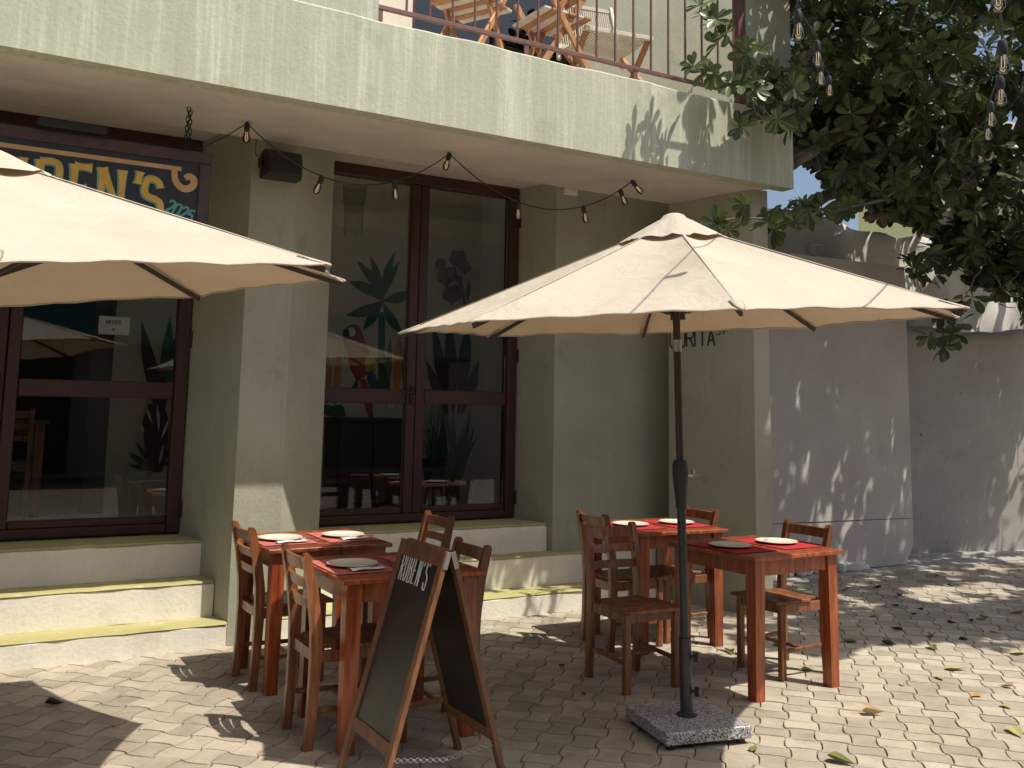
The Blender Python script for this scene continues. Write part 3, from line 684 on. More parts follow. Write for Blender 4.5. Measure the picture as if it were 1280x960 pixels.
# ------------------------------------------------------------------ string lights
def light_string(label, path, bulbs, rc=.0045, tilt=None):
    s = thing('string_lights', label, 'string lights', path[0])
    b = MB(); b.tube(path, rc, 6); b.build('cable', 'black_plastic', s, True)
    for i, (p, dr) in enumerate(bulbs):
        d = Vector(dr).normalized(); R = d.to_track_quat('Z', 'Y').to_matrix()
        k = MB(); k.lathe([(.006, -.008), (.016, 0), (.0185, .012), (.0175, .045), (.015, .05)], 10, p, R); k.build('socket', 'black_plastic', s, True)
        g = MB(); g.lathe([(.012, .049), (.0145, .058), (.021, .075), (.0245, .092), (.0225, .110), (.013, .123), (.001, .127)], 12, p, R)
        gb = g.build('bulb', 'bulb_glass', s, 'all')
        f = MB(); f.tube([Vector(p)+R @ Vector(q) for q in ((-.005, 0, .055), (-.007, 0, .098), (0, 0, .103), (.007, 0, .098), (.005, 0, .055))], .0016, 5); f.build('filament', 'filament', gb)
    return s
def sag(p0, p1, drop, n=12):
    p0, p1 = Vector(p0), Vector(p1); return [p0.lerp(p1, i/n)-Vector((0, 0, drop*4*(i/n)*(1-i/n))) for i in range(n+1)]
h0, h1, h2, h3 = (-.15, 5.86, 3.24), (1.471, 5.869, 3.238), (2.845, 5.80, 3.238), (4.365, 5.737, 3.238)
s1, s2, s3 = sag(h0, h1, .36), sag(h1, h2, .30, 14), sag(h2, h3, .30, 14)
bl = [(Vector(h1), (0, 0, -1)), (s2[5], (-.35, 0, -1)), (s2[10], (.12, 0, -1)), (Vector(h2), (-.3, -.1, -1)), (s3[5], (0, 0, -1)), (s3[10], (.25, 0, -1)), (s3[13], (.5, 0, -1)), (Vector(h3), (.75, 0, -.6))]
light_string('black cable of small bulbs looped in swags under the balcony soffit', s1+s2[1:]+s3[1:], bl)
q = [atd(1004, -60, 3.7), atd(997, 14, 4.3), atd(1021, 52, 5.0), atd(1025, 78, 5.5), atd(1036, 96, 6.4)]
ext = [q[0]+(q[0]-q[1])*k for k in (2.2, 1)]
light_string('string of amber bulbs hung over the terrace beside the balcony corner', ext+[v+Vector((0, 0, .02)) for v in q]+[Vector((6.9, 6.7, 4.2))], [(v, (.03, 0, -1)) for v in q])
q2 = [atd(1247, -30, 3.7), atd(1253, 52, 4.1), atd(1250, 97, 4.7), atd(1238, 128, 5.4), atd(1234, 150, 6.4)]
ext2 = [q2[0]+(q2[0]-q2[1])*k for k in (2.5, 1)]
light_string('string of clear bulbs hung in front of the tree', ext2+[v+Vector((0, 0, .02)) for v in q2]+[Vector((8.6, 6.2, 3.9))], [(v, (-.03, 0, -1)) for v in q2])

# ------------------------------------------------------------------ umbrellas
def umbrella(label, c, tilt, phi, base, R=1.41, H=.525, base_rot=0.0):
    c = Vector(c); n = Vector((tilt[0], tilt[1], 1)).normalized(); base = Vector((base[0], base[1], 0))
    u = Vector((0, 1, 0)).cross(n).normalized(); v = n.cross(u)
    U = thing('patio_umbrella', label, 'umbrella', base, 0, 'cream patio umbrellas')
    def pt(r, a, h): return c+(u*math.cos(a)+v*math.sin(a))*r+n*h
    def cone(r): t = r/R; return H*(1-t)
    nr, na = 14, 18
    for k in range(8):
        a0 = phi-k*math.pi/4; vs_ = []; fs_ = []
        for i in range(nr+1):
            t = i/nr; r0 = .05+(R-.05)*t
            for j in range(na+1):
                w = j/na; q = 4*w*(1-w); a = a0+(w-.5)*math.pi/4+math.pi/8
                flat = math.cos(math.pi/8)/math.cos((w-.5)*math.pi/4)            # straight chord between ribs
                r = r0*(flat*(1-.035*q*t*t)); h = cone(r0)-.035*q*math.sin(math.pi*min(1, t*.9+.05))-.004*t*q+.020*q*t**4
                h += .0022*math.sin(9*w+k*2.1+5*t)*t+.004*q*math.sin(6.3*t+k*1.7)+.003*math.exp(-((1-t)/.25)**2)*math.sin(26*w+k)
                vs_.append(pt(r, a, h))
        for i in range(nr):
            for j in range(na): fs_.append((i*(na+1)+j, (i+1)*(na+1)+j, (i+1)*(na+1)+j+1, i*(na+1)+j+1))
        b = MB(); b.add(vs_, fs_); pn = b.build('canopy_panel', 'canvas', U, 'all')
        hm = MB(); e = [vs_[nr*(na+1)+j]-n*.003 for j in range(na+1)]; hm.tube(e, .0045, 6); hm.build('hem', 'canvas', pn, True)
        aa = a0; tip = pt(R, aa, 0); d = (pt(1, aa, 0)-c).normalized(); sd_ = n.cross(d)
        pk = MB(); P = [pt(R-.10, aa, cone(R-.10)+.001), tip+d*.012]
        ring = []
        for tt, ww in ((0, .028), (.5, .024), (.85, .016), (1, .005)):
            m_ = P[0].lerp(P[1], tt)
            ring += [m_+sd_*ww-n*.005, m_+sd_*ww*.5+n*.001, m_-sd_*ww*.5+n*.001, m_-sd_*ww-n*.005, m_-n*.010]
        fs2 = [(i*5+j, i*5+(j+1) % 5, (i+1)*5+(j+1) % 5, (i+1)*5+j) for i in range(3) for j in range(5)]+[(4, 3, 2, 1, 0), (15, 16, 17, 18, 19)]
        pk.add(ring, fs2); pk.build('tip_pocket', 'canvas', U, 'all')
        sm = MB(); sv_ = []
        for t_ in range(13):
            r_ = .28+(R-.30)*t_/12; m_ = pt(r_, aa, cone(r_)+.0022); sv_ += [m_+sd_*.007, m_+n*.0016, m_-sd_*.007]
        sm.add(sv_, [(i*3+j, i*3+j+1, i*3+3+j+1, i*3+3+j) for i in range(12) for j in range(2)]); sm.build('seam', 'canvas', U, 'all')
        rb = MB(); rb.bar(pt(.06, aa, H-.075), pt(R-.01, aa, -.018), .012, .020, n); rb.build('rib', 'rib_metal', U)
        st = MB(); st.bar(pt(.05, aa, .06), pt(.62, aa, cone(.62)-.045), .010, .014, n); st.build('strut', 'rib_metal', U)
    # vent cap with a wavy free edge and gathered top
    cv, cf = [], []; na2 = 64; prof = [(.285, .140, 1), (.24, .115, .5), (.18, .083, .2), (.11, .046, .1), (.065, .026, .0), (.05, .008, 0), (.028, -.002, 0), (.001, -.004, 0)]
    for r, dz, wv in prof:
        for j in range(na2):
            a = phi+2*math.pi*j/na2; f8 = math.cos(math.pi/8)/math.cos(((j/na2*8) % 1-.5)*math.pi/4)
            wav = wv*(.0035*math.sin(16*a+.5)+.0035*math.sin(13*a)+.002*math.sin(29*a))
            cv.append(pt(r*(f8 if r > .1 else 1)*(1+.05*math.sin(23*a)*(1 if r < .15 else 0)), a, H+.03-dz+wav+.012))
    for i in range(len(prof)-1):
        for j in range(na2): cf.append((i*na2+j, i*na2+(j+1) % na2, (i+1)*na2+(j+1) % na2, (i+1)*na2+j))
    b = MB(); b.add(cv, cf); b.build('vent_cap', 'canvas', U, 'all')
    top = c+n*(H-.02); p0 = base+Vector((0, 0, .075)); ax = (top-p0); L = ax.length; ax.normalize()
    def on(z): return p0+ax*((z-.075)/ax.z)
    b = MB(); b.tube([on(1.16), on(top.z)], .0185, 12); b.build('upper_pole', 'pole_brown', U, True)
    b = MB(); b.tube([on(.10), on(1.18)], .0215, 12); b.build('lower_pole', 'pole_grey', U, True)
    hb = c+n*.06; b = MB(); b.tube([hb-n*.035, hb+n*.035], .038, 12); b.tube([c+n*(H-.10), c+n*(H-.04)], .04, 12); b.build('hub', 'pole_brown', U, True)
    b = MB(); b.tube([on(1.80), on(1.86)], .023, 12); b.build('pole_collar', 'steel', U, True)
    hz = [(1.035, .026), (1.08, .028), (1.14, .034), (1.20, .038), (1.245, .038), (1.268, .030)]
    b = MB(); b.tube([on(z) for z, r in hz], [r for z, r in hz], 14); b.build('crank_housing', 'black_plastic', U, True)
    h = on(1.195); e1 = Vector((.8, -.5, 0)).normalized(); b = MB(); b.tube([h+e1*.03, h+e1*.062], .008, 8); b.bar(h+e1*.06-RT*.012, h+e1*.06+RT*.035+Vector((0, 0, .0)), .012, .006); b.tube([h+e1*.062, h+e1*.062+Vector((0, 0, .03))], .008, 8); b.build('crank_handle', 'steel', U)
    sl = MB(); R4 = Matrix.Rotation(base_rot, 3, 'Z'); sl.box(base+Vector((0, 0, .0525)), (.435, .435, .055), .004, R4); sl.build('base_slab', 'granite', U)
    ft = MB()
    for dx, dy in ((1, 1), (1, -1), (-1, 1), (-1, -1)): ft.tube([base+R4 @ Vector((dx*.18, dy*.18, 0.001)), base+R4 @ Vector((dx*.18, dy*.18, .026))], .02, 10)
    ft.build('foot', 'black_plastic', U)
    stt = MB(); stt.lathe([(.05, 0), (.05, .004), (.032, .012), (.030, .02)], 16, base+Vector((0, 0, .0802))); stt.tube([on(.09), on(.43)], .030, 14); stt.build('stand_tube', 'pole_grey', U, True)
    for z in (.19, .345):
        k = on(z); e2 = (RT*.9-Vector((FW.x, FW.y, 0))*.4).normalized(); b = MB(); b.tube([k+e2*.02, k+e2*.05], .007, 8); b.tube([k+e2*.045, k+e2*.066], .022, 10); b.build('knob', 'black_plastic', U)
    return U
PHI2 = -3.68
umbrella('open cream umbrella on a granite base beside the tables with red placemats', (3.163, 3.771, 1.94), (-.063, -.016), PHI2, (3.135, 3.685), base_rot=rad(-12))
umbrella('open cream umbrella in front of the hanging sign and the steps', (.077, 4.071, 1.896), (-.116, -.039), 3.13, (.05, 4.14), base_rot=rad(8))

# ------------------------------------------------------------------ tables, chairs, place settings
TH = .745
def make_table(label, loc, rz):
    t = thing('wooden_table', label, 'table', (*loc, 0), rz, 'square wooden tables on the terrace')
    b = MB()
    for k in range(5):
        y = -.28+k*.14; q = MB(); q.box((0, y, TH-.011), (.70, .1385, .022), .003); q.build('tabletop_plank', 'table_wood', t, local=True)
    for sx in (-1, 1):
        for sy in (-1, 1):
            q = MB(); x, y = sx*.285, sy*.285; h0_, w0, w1 = TH-.0225, .036, .031
            q.add([(x+a*w1+sx*.006, y+b_*w1+sy*.004, 0) for a, b_ in ((-1, -1), (1, -1), (1, 1), (-1, 1))]+[(x+a*w0, y+b_*w0, h0_) for a, b_ in ((-1, -1), (1, -1), (1, 1), (-1, 1))],
                  [(3, 2, 1, 0), (4, 5, 6, 7)]+[(i, (i+1) % 4, (i+1) % 4+4, i+4) for i in range(4)]); q.build('leg', 'table_wood', t, local=True)
    for c, s in (((0, -.297, TH-.065), (.488, .022, .085)), ((0, .297, TH-.065), (.488, .022, .085)), ((-.297, 0, TH-.065), (.022, .488, .085)), ((.297, 0, TH-.065), (.022, .488, .085))):
        q = MB(); q.box(c, s, .002); q.build('apron', 'table_wood', t, local=True)
    return t
tabs = dict(A=((1.86, 5.44), 0.0), B=((1.905, 4.43), -.02), C=((4.17, 5.23), rad(-4)), D=((4.085, 4.205), rad(1.5)))
make_table('wooden table with pink placemats standing in front of the pilaster', *tabs['A'])
make_table('wooden table with pink placemats partly hidden by the chalkboard sign', *tabs['B'])
make_table('wooden table with red placemats in front of the green wall, behind the umbrella pole', *tabs['C'])
make_table('wooden table with red placemats and tapered red legs beside the granite umbrella base', *tabs['D'])

def make_chair(label, loc, rz):
    # local: faces +X, back at x = -.19, seat height .44
    t = thing('wooden_chair', label, 'chair', (*loc, 0), rz, 'wooden slat back chairs')
    for sy in (-1, 1):
        y = sy*.163
        pth = [(-.205, 0), (-.192, .2), (-.186, .40), (-.190, .52), (-.212, .68), (-.248, .83)]
        wd = [.040, .044, .050, .050, .046, .038]; vs_ = []
        for (x, z), w in zip(pth, wd):
            vs_ += [(x-w/2, y-.0165, z), (x+w/2, y-.0165, z), (x+w/2, y+.0165, z), (x-w/2, y+.0165, z)]
        vs_ += [(-.248-.012, y-.0165, .845), (-.248+.008, y-.0165, .845), (-.248+.008, y+.0165, .845), (-.248-.012, y+.0165, .845)]
        n_ = len(vs_)//4
        q = MB(); q.add(vs_, [(3, 2, 1, 0), tuple(range(4*n_-4, 4*n_))]+[(4*i+k, 4*i+(k+1) % 4, 4*i+4+(k+1) % 4, 4*i+4+k) for i in range(n_-1) for k in range(4)]); q.build('rear_leg', 'chair_wood', t, local=True)
        q = MB(); q.box((.165, y, .2095), (.038, .036, .419), .004); q.build('front_leg', 'chair_wood', t, local=True)
        q = MB(); q.box((-.012, y, .392), (.312, .020, .052), .002); q.build('seat_rail', 'chair_wood', t, local=True)
        q = MB(); q.bar((-.175, y, .165), (.147, y, .155), .022, .018, (0, 1, 0), .003); q.build('stretcher', 'chair_wood', t, local=True)
    q = MB(); q.box((.165, 0, .392), (.020, .288, .052), .002); q.build('seat_rail', 'chair_wood', t, local=True)
    q = MB(); q.box((-.186, 0, .392), (.020, .292, .052), .002); q.build('seat_rail', 'chair_wood', t, local=True)
    q = MB(); q.bar((0.0, -.150, .16), (0.0, .150, .16), .018, .018, (0, 0, 1), .003); q.build('stretcher', 'chair_wood', t, local=True)
    for k in range(4):
        x = -.112+k*.0975; w_ = .093; q = MB()
        q.box((x, 0, .4285), (w_, .37 if k > 0 else .288, .018), .003); q.build('seat_plank', 'chair_wood', t, local=True)
    for zc, hh, xo in ((.795, .055, -.238), (.705, .042, -.217), (.615, .042, -.201)):
        q = MB(); vs_ = []; n_ = 6
        for i in range(n_+1):
            yy = -.148+.296*i/n_; bow = -.018*(1-(yy/.148)**2)
            for dx, dz in ((-.009, -hh/2), (.009, -hh/2), (.009, hh/2), (-.009, hh/2)): vs_.append((xo+bow+dx-(dz*.22), yy, zc+dz))
        q.add(vs_, [(3, 2, 1, 0), tuple(range(4*n_, 4*n_+4))]+[(4*i+k, 4*i+(k+1) % 4, 4*i+4+(k+1) % 4, 4*i+4+k) for i in range(n_) for k in range(4)]); q.build('back_slat', 'chair_wood', t, local=True)
    return t
ch0 = make_chair('wooden chair standing between the pilaster and its pink placemat table', (1.705, 5.42), rad(1))
def chair(label, loc, rz):
    c = copy_tree(ch0, None, label); c.location = (*loc, 0); c.rotation_euler = (0, 0, rz); return c
chair('wooden chair at the chalkboard table, facing the chalkboard across it', (1.685, 4.42), rad(-1))
chair('wooden chair below the second glass door, beyond the table in front of the pilaster', (2.47, 5.54), rad(181))
chair('wooden chair pushed in directly behind the chalkboard sign', (2.06, 4.335), rad(178))
chair('wooden chair turned away from the tables, standing next to the umbrella base', (3.42, 4.47), rad(-92))
chair('wooden chair between the painted steps and the red placemat table by the wall', (3.93, 5.24), rad(-4))
chair('wooden chair on the tree side of the red placemat table by the green wall', (4.36, 5.27), rad(177))
chair('wooden chair on the tree side of the table beside the granite umbrella base', (4.375, 4.29), rad(181))

ti = copy_tree(bpy.data.objects['wooden_table'], None, 'bare wooden table inside the dark room behind the ABIERTO door'); ti.location = (.35, 8.75, .60); del ti['group']
c1 = copy_tree(ch0, None, 'wooden chair inside the dark room, back to the glass of the ABIERTO door'); c1.location = (.40, 8.38, .60); c1.rotation_euler = (0, 0, rad(88)); del c1['group']
c2 = copy_tree(ch0, None, 'wooden chair inside the dark room, side-on behind the ABIERTO door'); c2.location = (-.12, 8.75, .60); c2.rotation_euler = (0, 0, rad(3)); del c2['group']
pt_ = thing('potted_plant', 'grassy plant in a tapered pot on legs inside, below the mural flowers', 'plant', (3.98, 8.25, .60))
b = MB(); b.lathe([(.085, .16), (.12, .42), (.125, .43), (.112, .43), (.10, .36), (.0, .36)], 18, (3.98, 8.25, .60)); b.build('pot', 'frame_brown', pt_, True)
for k in range(3):
    a = k*2.1; b = MB(); b.tube([(3.98+.07*math.cos(a), 8.25+.07*math.sin(a), .77), (3.98+.10*math.cos(a), 8.25+.10*math.sin(a), .601)], .012, 6); b.build('leg', 'frame_brown', pt_)
b = MB(); random.seed(9)
for k in range(70):
    a = random.uniform(0, 6.28); r = random.uniform(.1, .34); h = random.uniform(.25, .75); w = .006; p0 = Vector((3.98+.05*math.cos(a), 8.25+.05*math.sin(a), .97)); sd_ = Vector((-math.sin(a), math.cos(a), 0))*w; vv = []
    for t in (0, .35, .7, 1): c_ = p0+Vector((r*t*t*math.cos(a), r*t*t*math.sin(a)*.7, h*t-.25*t*t*r)); vv += [c_-sd_*(1-t*.8), c_+sd_*(1-t*.8)]
    b.add(vv, [(0, 1, 3, 2), (2, 3, 5, 4), (4, 5, 7, 6)])
o = b.build('grass_leaves', 'mural_green', pt_); tag(o, kind='stuff'); random.seed(7)
TRUNK = {'A': 'pilaster table', 'B': 'chalkboard table', 'C': 'table by the green wall', 'D': 'table beside the umbrella base'}
def setting(tk, sx, sy, mat, colour, cut, side):
    (cx, cy), rz = tabs[tk]; M = Matrix.Translation((cx, cy, TH)) @ Matrix.Rotation(rz, 4, 'Z')
    def W(p): return M @ Vector(p)
    cxm, cym = sx, sy; w, d = .30, .43
    b = MB(); vs_ = []
    nx, ny = 5, 5
    for i in range(nx+1):
        for j in range(ny+1):
            x, y = cxm-w/2+w*i/nx, cym-d/2+d*j/ny; e = .0012*abs(math.sin(i*2.1+j*1.3)); vs_.append(W((x, y, .0032+e)))
    fs_ = [(i*(ny+1)+j, (i+1)*(ny+1)+j, (i+1)*(ny+1)+j+1, i*(ny+1)+j+1) for i in range(nx) for j in range(ny)]
    k = len(vs_); vs_ += [W((cxm+a*w/2, cym+c_*d/2, .0006)) for a, c_ in ((-1, -1), (1, -1), (1, 1), (-1, 1))]; fs_.append((k+3, k+2, k+1, k))
    b.add(vs_, fs_); o = b.build('placemat', mat)
    tag(o, f'{colour} woven placemat on the {TRUNK[tk]}, {side}', 'placemat', 'woven placemats')
    p = W((cxm, cym-.0, .0046)); b = MB(); b.lathe([(.062, 0), (.075, .003), (.108, .010), (.122, .0135), (.1215, .0155), (.106, .0125), (.078, .0062), (.0, .0055)], 28, p)
    o = b.build('plate', 'plate_ceramic', None, True); tag(o, f'round cream plate on the {TRUNK[tk]}, {side}', 'plate', 'cream dinner plates')
    if cut:
        nb = MB(); c0 = W((cxm+.02, cym-.155, .0052)); v2 = []
        for i in range(5):
            for j in range(4): v2.append(c0+Vector((-.085+.17*i/4, -.03+.06*j/3, .004+.007*abs(math.sin(i*1.9+j*2.3)))))
        f2 = [(i*4+j, (i+1)*4+j, (i+1)*4+j+1, i*4+j+1) for i in range(4) for j in range(3)]
        nb.add(v2, f2); o = nb.build('napkin', 'paper_white', None, 'all'); tag(o, f'white paper napkin on the {TRUNK[tk]}, {side}', 'napkin', 'paper napkins')
        fk = thing('fork', f'steel fork on the napkin of the {TRUNK[tk]}, {side}', 'fork', c0+Vector((0, 0, .015)), .0, 'steel forks')
        b = MB(); b.bar(c0+Vector((-.10, -.006, .016)), c0+Vector((.045, -.002, .0165)), .007, .0025); b.build('handle', 'steel', fk)
        b = MB()
        for k in (-1.5, -.5, .5, 1.5): b.bar(c0+Vector((.068, -.002+k*.0055, .017)), c0+Vector((.108, -.002+k*.0055, .0165)), .0026, .002)
        b.box(c0+Vector((.057, -.002, .0168)), (.026, .020, .0022), .0008); b.build('tines', 'steel', fk)
SD = {-1: 'steps side', 1: 'tree side'}
for tk, mat, colour, cut in (('A', 'pink_mat', 'pink', True), ('B', 'pink_mat', 'pink', True), ('C', 'red_mat', 'red', False), ('D', 'red_mat', 'red', False)):
    for s in (-1, 1): setting(tk, s*.185, .0, mat, colour, cut, SD[s])

# ------------------------------------------------------------------ chalkboard A-frame
AF = thing('chalkboard_sign', "folding wooden A-frame chalkboard with RUBEN'S chalked at the top", 'chalkboard', (1.80, 3.77, 0))
ya, yb, zt_, xr = 3.555, 4.00, .925, 1.80
for sgn, xf in ((-1, 1.525), (1, 2.075)):
    top = Vector((xr+sgn*.012, 0, zt_)); bot = Vector((xf, 0, 0)); d = (bot-top); dn = d.normalized(); out = Vector((dn.z*-1, 0, dn.x)); out = out if out.x*sgn > 0 else -out
    pn = thing('panel', None, None, (xr, 3.77, 0)); pn.parent = AF; pn.matrix_basis = Matrix.Identity(4)
    for y in (ya+.02, yb-.02):
        b = MB(); b.bar(top+Vector((0, y, 0)), bot+Vector((0, y, 0)), .040, .022, out, .002); b.build('stile', 'easel_wood', pn)
    for t0, hh in ((.035, .065), (.80, .05)):
        m_ = top+d*t0; b = MB(); b.bar(m_+Vector((0, ya+.041, 0)), m_+Vector((0, yb-.041, 0)), .020, hh, dn, .002); b.build('rail', 'easel_wood', pn)
    m_ = top+d*.425; b = MB(); b.bar(m_-out*.001+Vector((0, ya+.042, 0)), m_-out*.001+Vector((0, yb-.042, 0)), .007, d.length*.72, dn); b.build('board', 'chalkboard', pn)
    b = MB(); b.box(top+Vector((sgn*.006, ya-.002, -.035)), (.02, .006, .07), .002, Matrix.Rotation(-sgn*.29, 3, 'Y')); b.build('hinge', 'steel', pn)
    if sgn == -1:
        v = -dn; u = Vector((0, -1, 0)); o_ = top+d*.175+out*.0035+Vector((0, yb-.062, 0)); tx = MB()
        for dx in (0, .0075): write(tx, "RUBEN'S", o_+u*dx+out*(.0004*(dx > 0)), u, v, out, .115, .030, .0032, .62, .0008, 1, 0)
        tx.build('chalk_lettering', 'chalk', pn)
chain(AF, 'chain', (1.578, ya+.012, .155), (1.80, ya+.012, .125), .018, .0014, 'steel'); chain(AF, 'chain', (1.80, ya+.012, .125), (2.022, ya+.012, .155), .018, .0014, 'steel')

# ------------------------------------------------------------------ balcony furniture
FZ = 3.827
def folding_chair(label, loc, rz):
    t = thing('folding_chair', label, 'chair', (*loc, FZ), rz, 'wooden folding chairs on the balcony')
    for sy in (-1, 1):
        y = sy*.20
        b = MB(); b.bar((-.22, y, 0.012), (.19, y, .62), .022, .045, (1, 0, 0), .003); b.build('leg', 'teak', t, local=True)
        b = MB(); b.bar((.22, y-.024*sy, 0.012), (-.30, y-.024*sy, .86), .022, .045, (1, 0, 0), .003); b.build('leg', 'teak', t, local=True)
    for k in range(6):
        x = -.17+k*.07; b = MB(); b.box((x, 0, .455), (.058, .42, .018), .003); b.build('seat_slat', 'pale_wood' if k % 2 else 'teak', t, local=True)
    for k in range(3):
        b = MB(); b.box((-.245-.02*k, 0, .70+k*.065), (.014, .38, .045), .003); b.build('back_slat', 'teak', t, local=True)
    b = MB(); b.tube([(-.19, -.2, .06), (-.19, .2, .06)], .01, 8); b.build('stretcher', 'teak', t, local=True)
    return t
f0 = folding_chair('teak folding chair behind the railing, next to the green parapet', (2.93, 5.70), rad(28))
f1 = copy_tree(f0, None, 'teak folding chair between the other folding chair and the rope chair'); f1.location = (3.56, 5.63, FZ); f1.rotation_euler = (0, 0, rad(182))
rc = thing('rope_chair', 'low rope backed chair with pale frame behind the balcony railing', 'chair', (4.06, 5.68, FZ), rad(-10))
for sx in (-1, 1):
    b = MB(); b.bar((sx*.25, -.24, .01), (sx*.25, .20, .40), .03, .04, (1, 0, 0), .004); b.build('leg', 'teak', rc, local=True)
    b = MB(); b.bar((sx*.25, .26, .01), (sx*.25, -.22, .40), .03, .04, (1, 0, 0), .004); b.build('leg', 'teak', rc, local=True)
    b = MB(); b.bar((sx*.27, .24, .34), (sx*.24, .40, .90), .03, .03, (1, 0, 0), .004); b.build('back_post', 'pale_wood', rc, local=True)
b = MB(); b.bar((-.28, -.24, .41), (.28, -.24, .41), .03, .035, (0, 0, 1), .004); b.build('seat_bar', 'pale_wood', rc, local=True)
b = MB(); b.bar((-.28, .24, .41), (.28, .24, .41), .03, .035, (0, 0, 1), .004); b.build('seat_bar', 'pale_wood', rc, local=True)
b = MB()
for k in range(24): b.tube([(-.24+k*.0209, -.24, .42), (-.24+k*.0209, 0, .395), (-.24+k*.0209, .24, .42)], .007, 5)
b.build('seat_rope', 'rope', rc, local=True)
b = MB()
for k in range(26): b.tube([(-.235+k*.0188, .27, .46), (-.225+k*.018, .40, .86)], .0055, 5)
b.build('back_rope', 'rope', rc, local=True)
for z, y in ((.46, .27), (.86, .395)):
    b = MB(); b.bar((-.26, y, z), (.26, y, z), .02, .03, (0, 0, 1), .003); b.build('back_bar', 'pale_wood', rc, local=True)

# ------------------------------------------------------------------ window plate on the left door
wp = thing('open_plate', 'small white plate reading ABIERTO hung inside the glass door', 'sign', (.86, 7.07, 1.98))
p0 = aty(143, 407, 7.10); b = MB(); b.box((p0.x, 7.105, p0.z), (.20, .004, .125), .001); b.build('plate', 'paper_white', wp)
b = MB(); write(b, 'ABI', (p0.x-.055, 7.1025, p0.z+.012), UX, VZ, NN, .024, .0125, .0035, .3, .0006); write(b, 'ERTO', (p0.x-.012, 7.1025, p0.z+.012), UX, VZ, NN, .024, .0125, .0035, .3, .0006); b.build('lettering', 'lettering_black', wp)
b = MB(); b.lathe([(.012, 0), (.012, .0006)], 14, (p0.x-.005, 7.1025, p0.z-.028), Matrix.Rotation(math.pi/2, 3, 'X')); b.build('emblem', 'sign_tan', wp)

# ------------------------------------------------------------------ walls to the side
gw = thing('grey_panel_wall', 'grey painted panel hoarding with a rounded lower corner', 'wall', (7.55, 6.7, 0))
X0, X1, XJ = 5.9, 8.62, 7.87
def panel(name, poly, y0, y1):
    b = MB(); k = len(poly); vs_ = [(x, y0, z) for x, z in poly]+[(x, y1, z) for x, z in poly]
    a = sum(poly[i][0]*poly[(i+1) % k][1]-poly[(i+1) % k][0]*poly[i][1] for i in range(k))
    if a < 0: poly = poly[::-1]; vs_ = [(x, y0, z) for x, z in poly]+[(x, y1, z) for x, z in poly]
    b.add(vs_, [tuple(range(k)), tuple(range(k, 2*k))[::-1]]+[((i+1) % k, i, i+k, (i+1) % k+k) for i in range(k)]); return b.build(name, 'grey_panel_paint', gw)
panel('upper_panel', [(X0, .505), (XJ-.003, .485), (XJ-.003, 3.06), (X0, 3.04)], 6.60, 6.66); panel('upper_panel', [(XJ+.003, .484), (X1, .472), (X1, 3.07), (XJ+.003, 3.062)], 6.604, 6.66)
arc = [(X1-.26+.26*math.sin(a), .27-.26*math.cos(a)+.01) for a in [i*math.pi/2/8 for i in range(9)]]
panel('lower_panel', [(X0, .498), (X0, .03)]+arc+[(X1, .464), (XJ, .477)], 6.606, 6.66)
b = MB(); b.prism([(X0, 6.662), (X1-.02, 6.662), (X1-.02, 6.8), (X0, 6.8)], 0.013, 3.0); b.build('backing', 'stone_wall_paint', gw)
b = MB(); random.seed(3)
for k in range(16):
    x = 6.2+k*.11+random.uniform(-.04, .04); r = random.uniform(.03, .075); b.box((x, 6.60-random.uniform(0, .03), .02+r*.4), (r*1.9, r*1.1, r*1.2), r*.25, Matrix.Rotation(random.uniform(-.6, .6), 3, 'Z'))
b.build('rubble_footing', 'stone_wall_paint', gw)
fw = thing('boundary_wall', 'stained grey rendered wall under the tree', 'wall', (10.3, 6.9, 0))
def rough_wall(name, pa, pb, z0, top, thick, mat, parent, amp=.012, nx=60, nz=20):
    pa, pb = Vector((*pa, 0)), Vector((*pb, 0)); d = pb-pa; u = d.normalized(); n = Vector((u.y, -u.x, 0)); vs_ = []; fs_ = []
    for i in range(nx+1):
        for j in range(nz+1):
            t = top(i/nx); z = z0+(t-z0)*j/nz; p = pa+d*(i/nx); e = amp*(math.sin(i*.7+j*.4)+math.sin(i*.31-j*.9+2)+random.uniform(-.5, .5))*.5
            vs_.append(p+n*e+Vector((0, 0, z)))
    k = (nx+1)*(nz+1)
    for i in range(nx):
        for j in range(nz): fs_.append((i*(nz+1)+j, (i+1)*(nz+1)+j, (i+1)*(nz+1)+j+1, i*(nz+1)+j+1))
    for i in range(nx+1): vs_.append(vs_[i*(nz+1)+nz]-n*thick)
    for i in range(nx+1): vs_.append(vs_[i*(nz+1)]-n*thick)
    for i in range(nx):
        a, b_ = i*(nz+1)+nz, (i+1)*(nz+1)+nz; fs_ += [(a, b_, k+i+1, k+i), (k+i, k+i+1, k+nx+1+i+1, k+nx+1+i)]
    fs_ += [tuple([j for j in range(nz, -1, -1)])+(k+nx+1, k), tuple(nx*(nz+1)+j for j in range(nz+1))+(k+nx, k+2*nx+1)]
    b = MB(); b.add(vs_, fs_); return b.build(name, mat, parent, 'all')
rough_wall('render', (8.63, 7.08), (14.5, 5.6), .013, lambda t: 2.48+.03*math.sin(t*23)+.015*math.sin(t*61), .25, 'far_wall_paint', fw, .006)
b = MB(); b.bar((8.64, 7.02, .025), (14.5, 5.54, .025), .14, .05, (0, 0, 1), .01); b.build('footing', 'far_wall_paint', fw)
sw = thing('old_stone_wall', 'rough whitewashed old wall rising behind the grey panels', 'wall', (9.2, 7.5, 0))
rough_wall('masonry', (6.2, 7.35), (14.5, 7.25), .013, lambda t: 3.66+.07*math.sin(t*9+1)+.03*math.sin(t*31)+.02*math.sin(t*77), .4, 'stone_wall_paint', sw, .06, 90, 26)
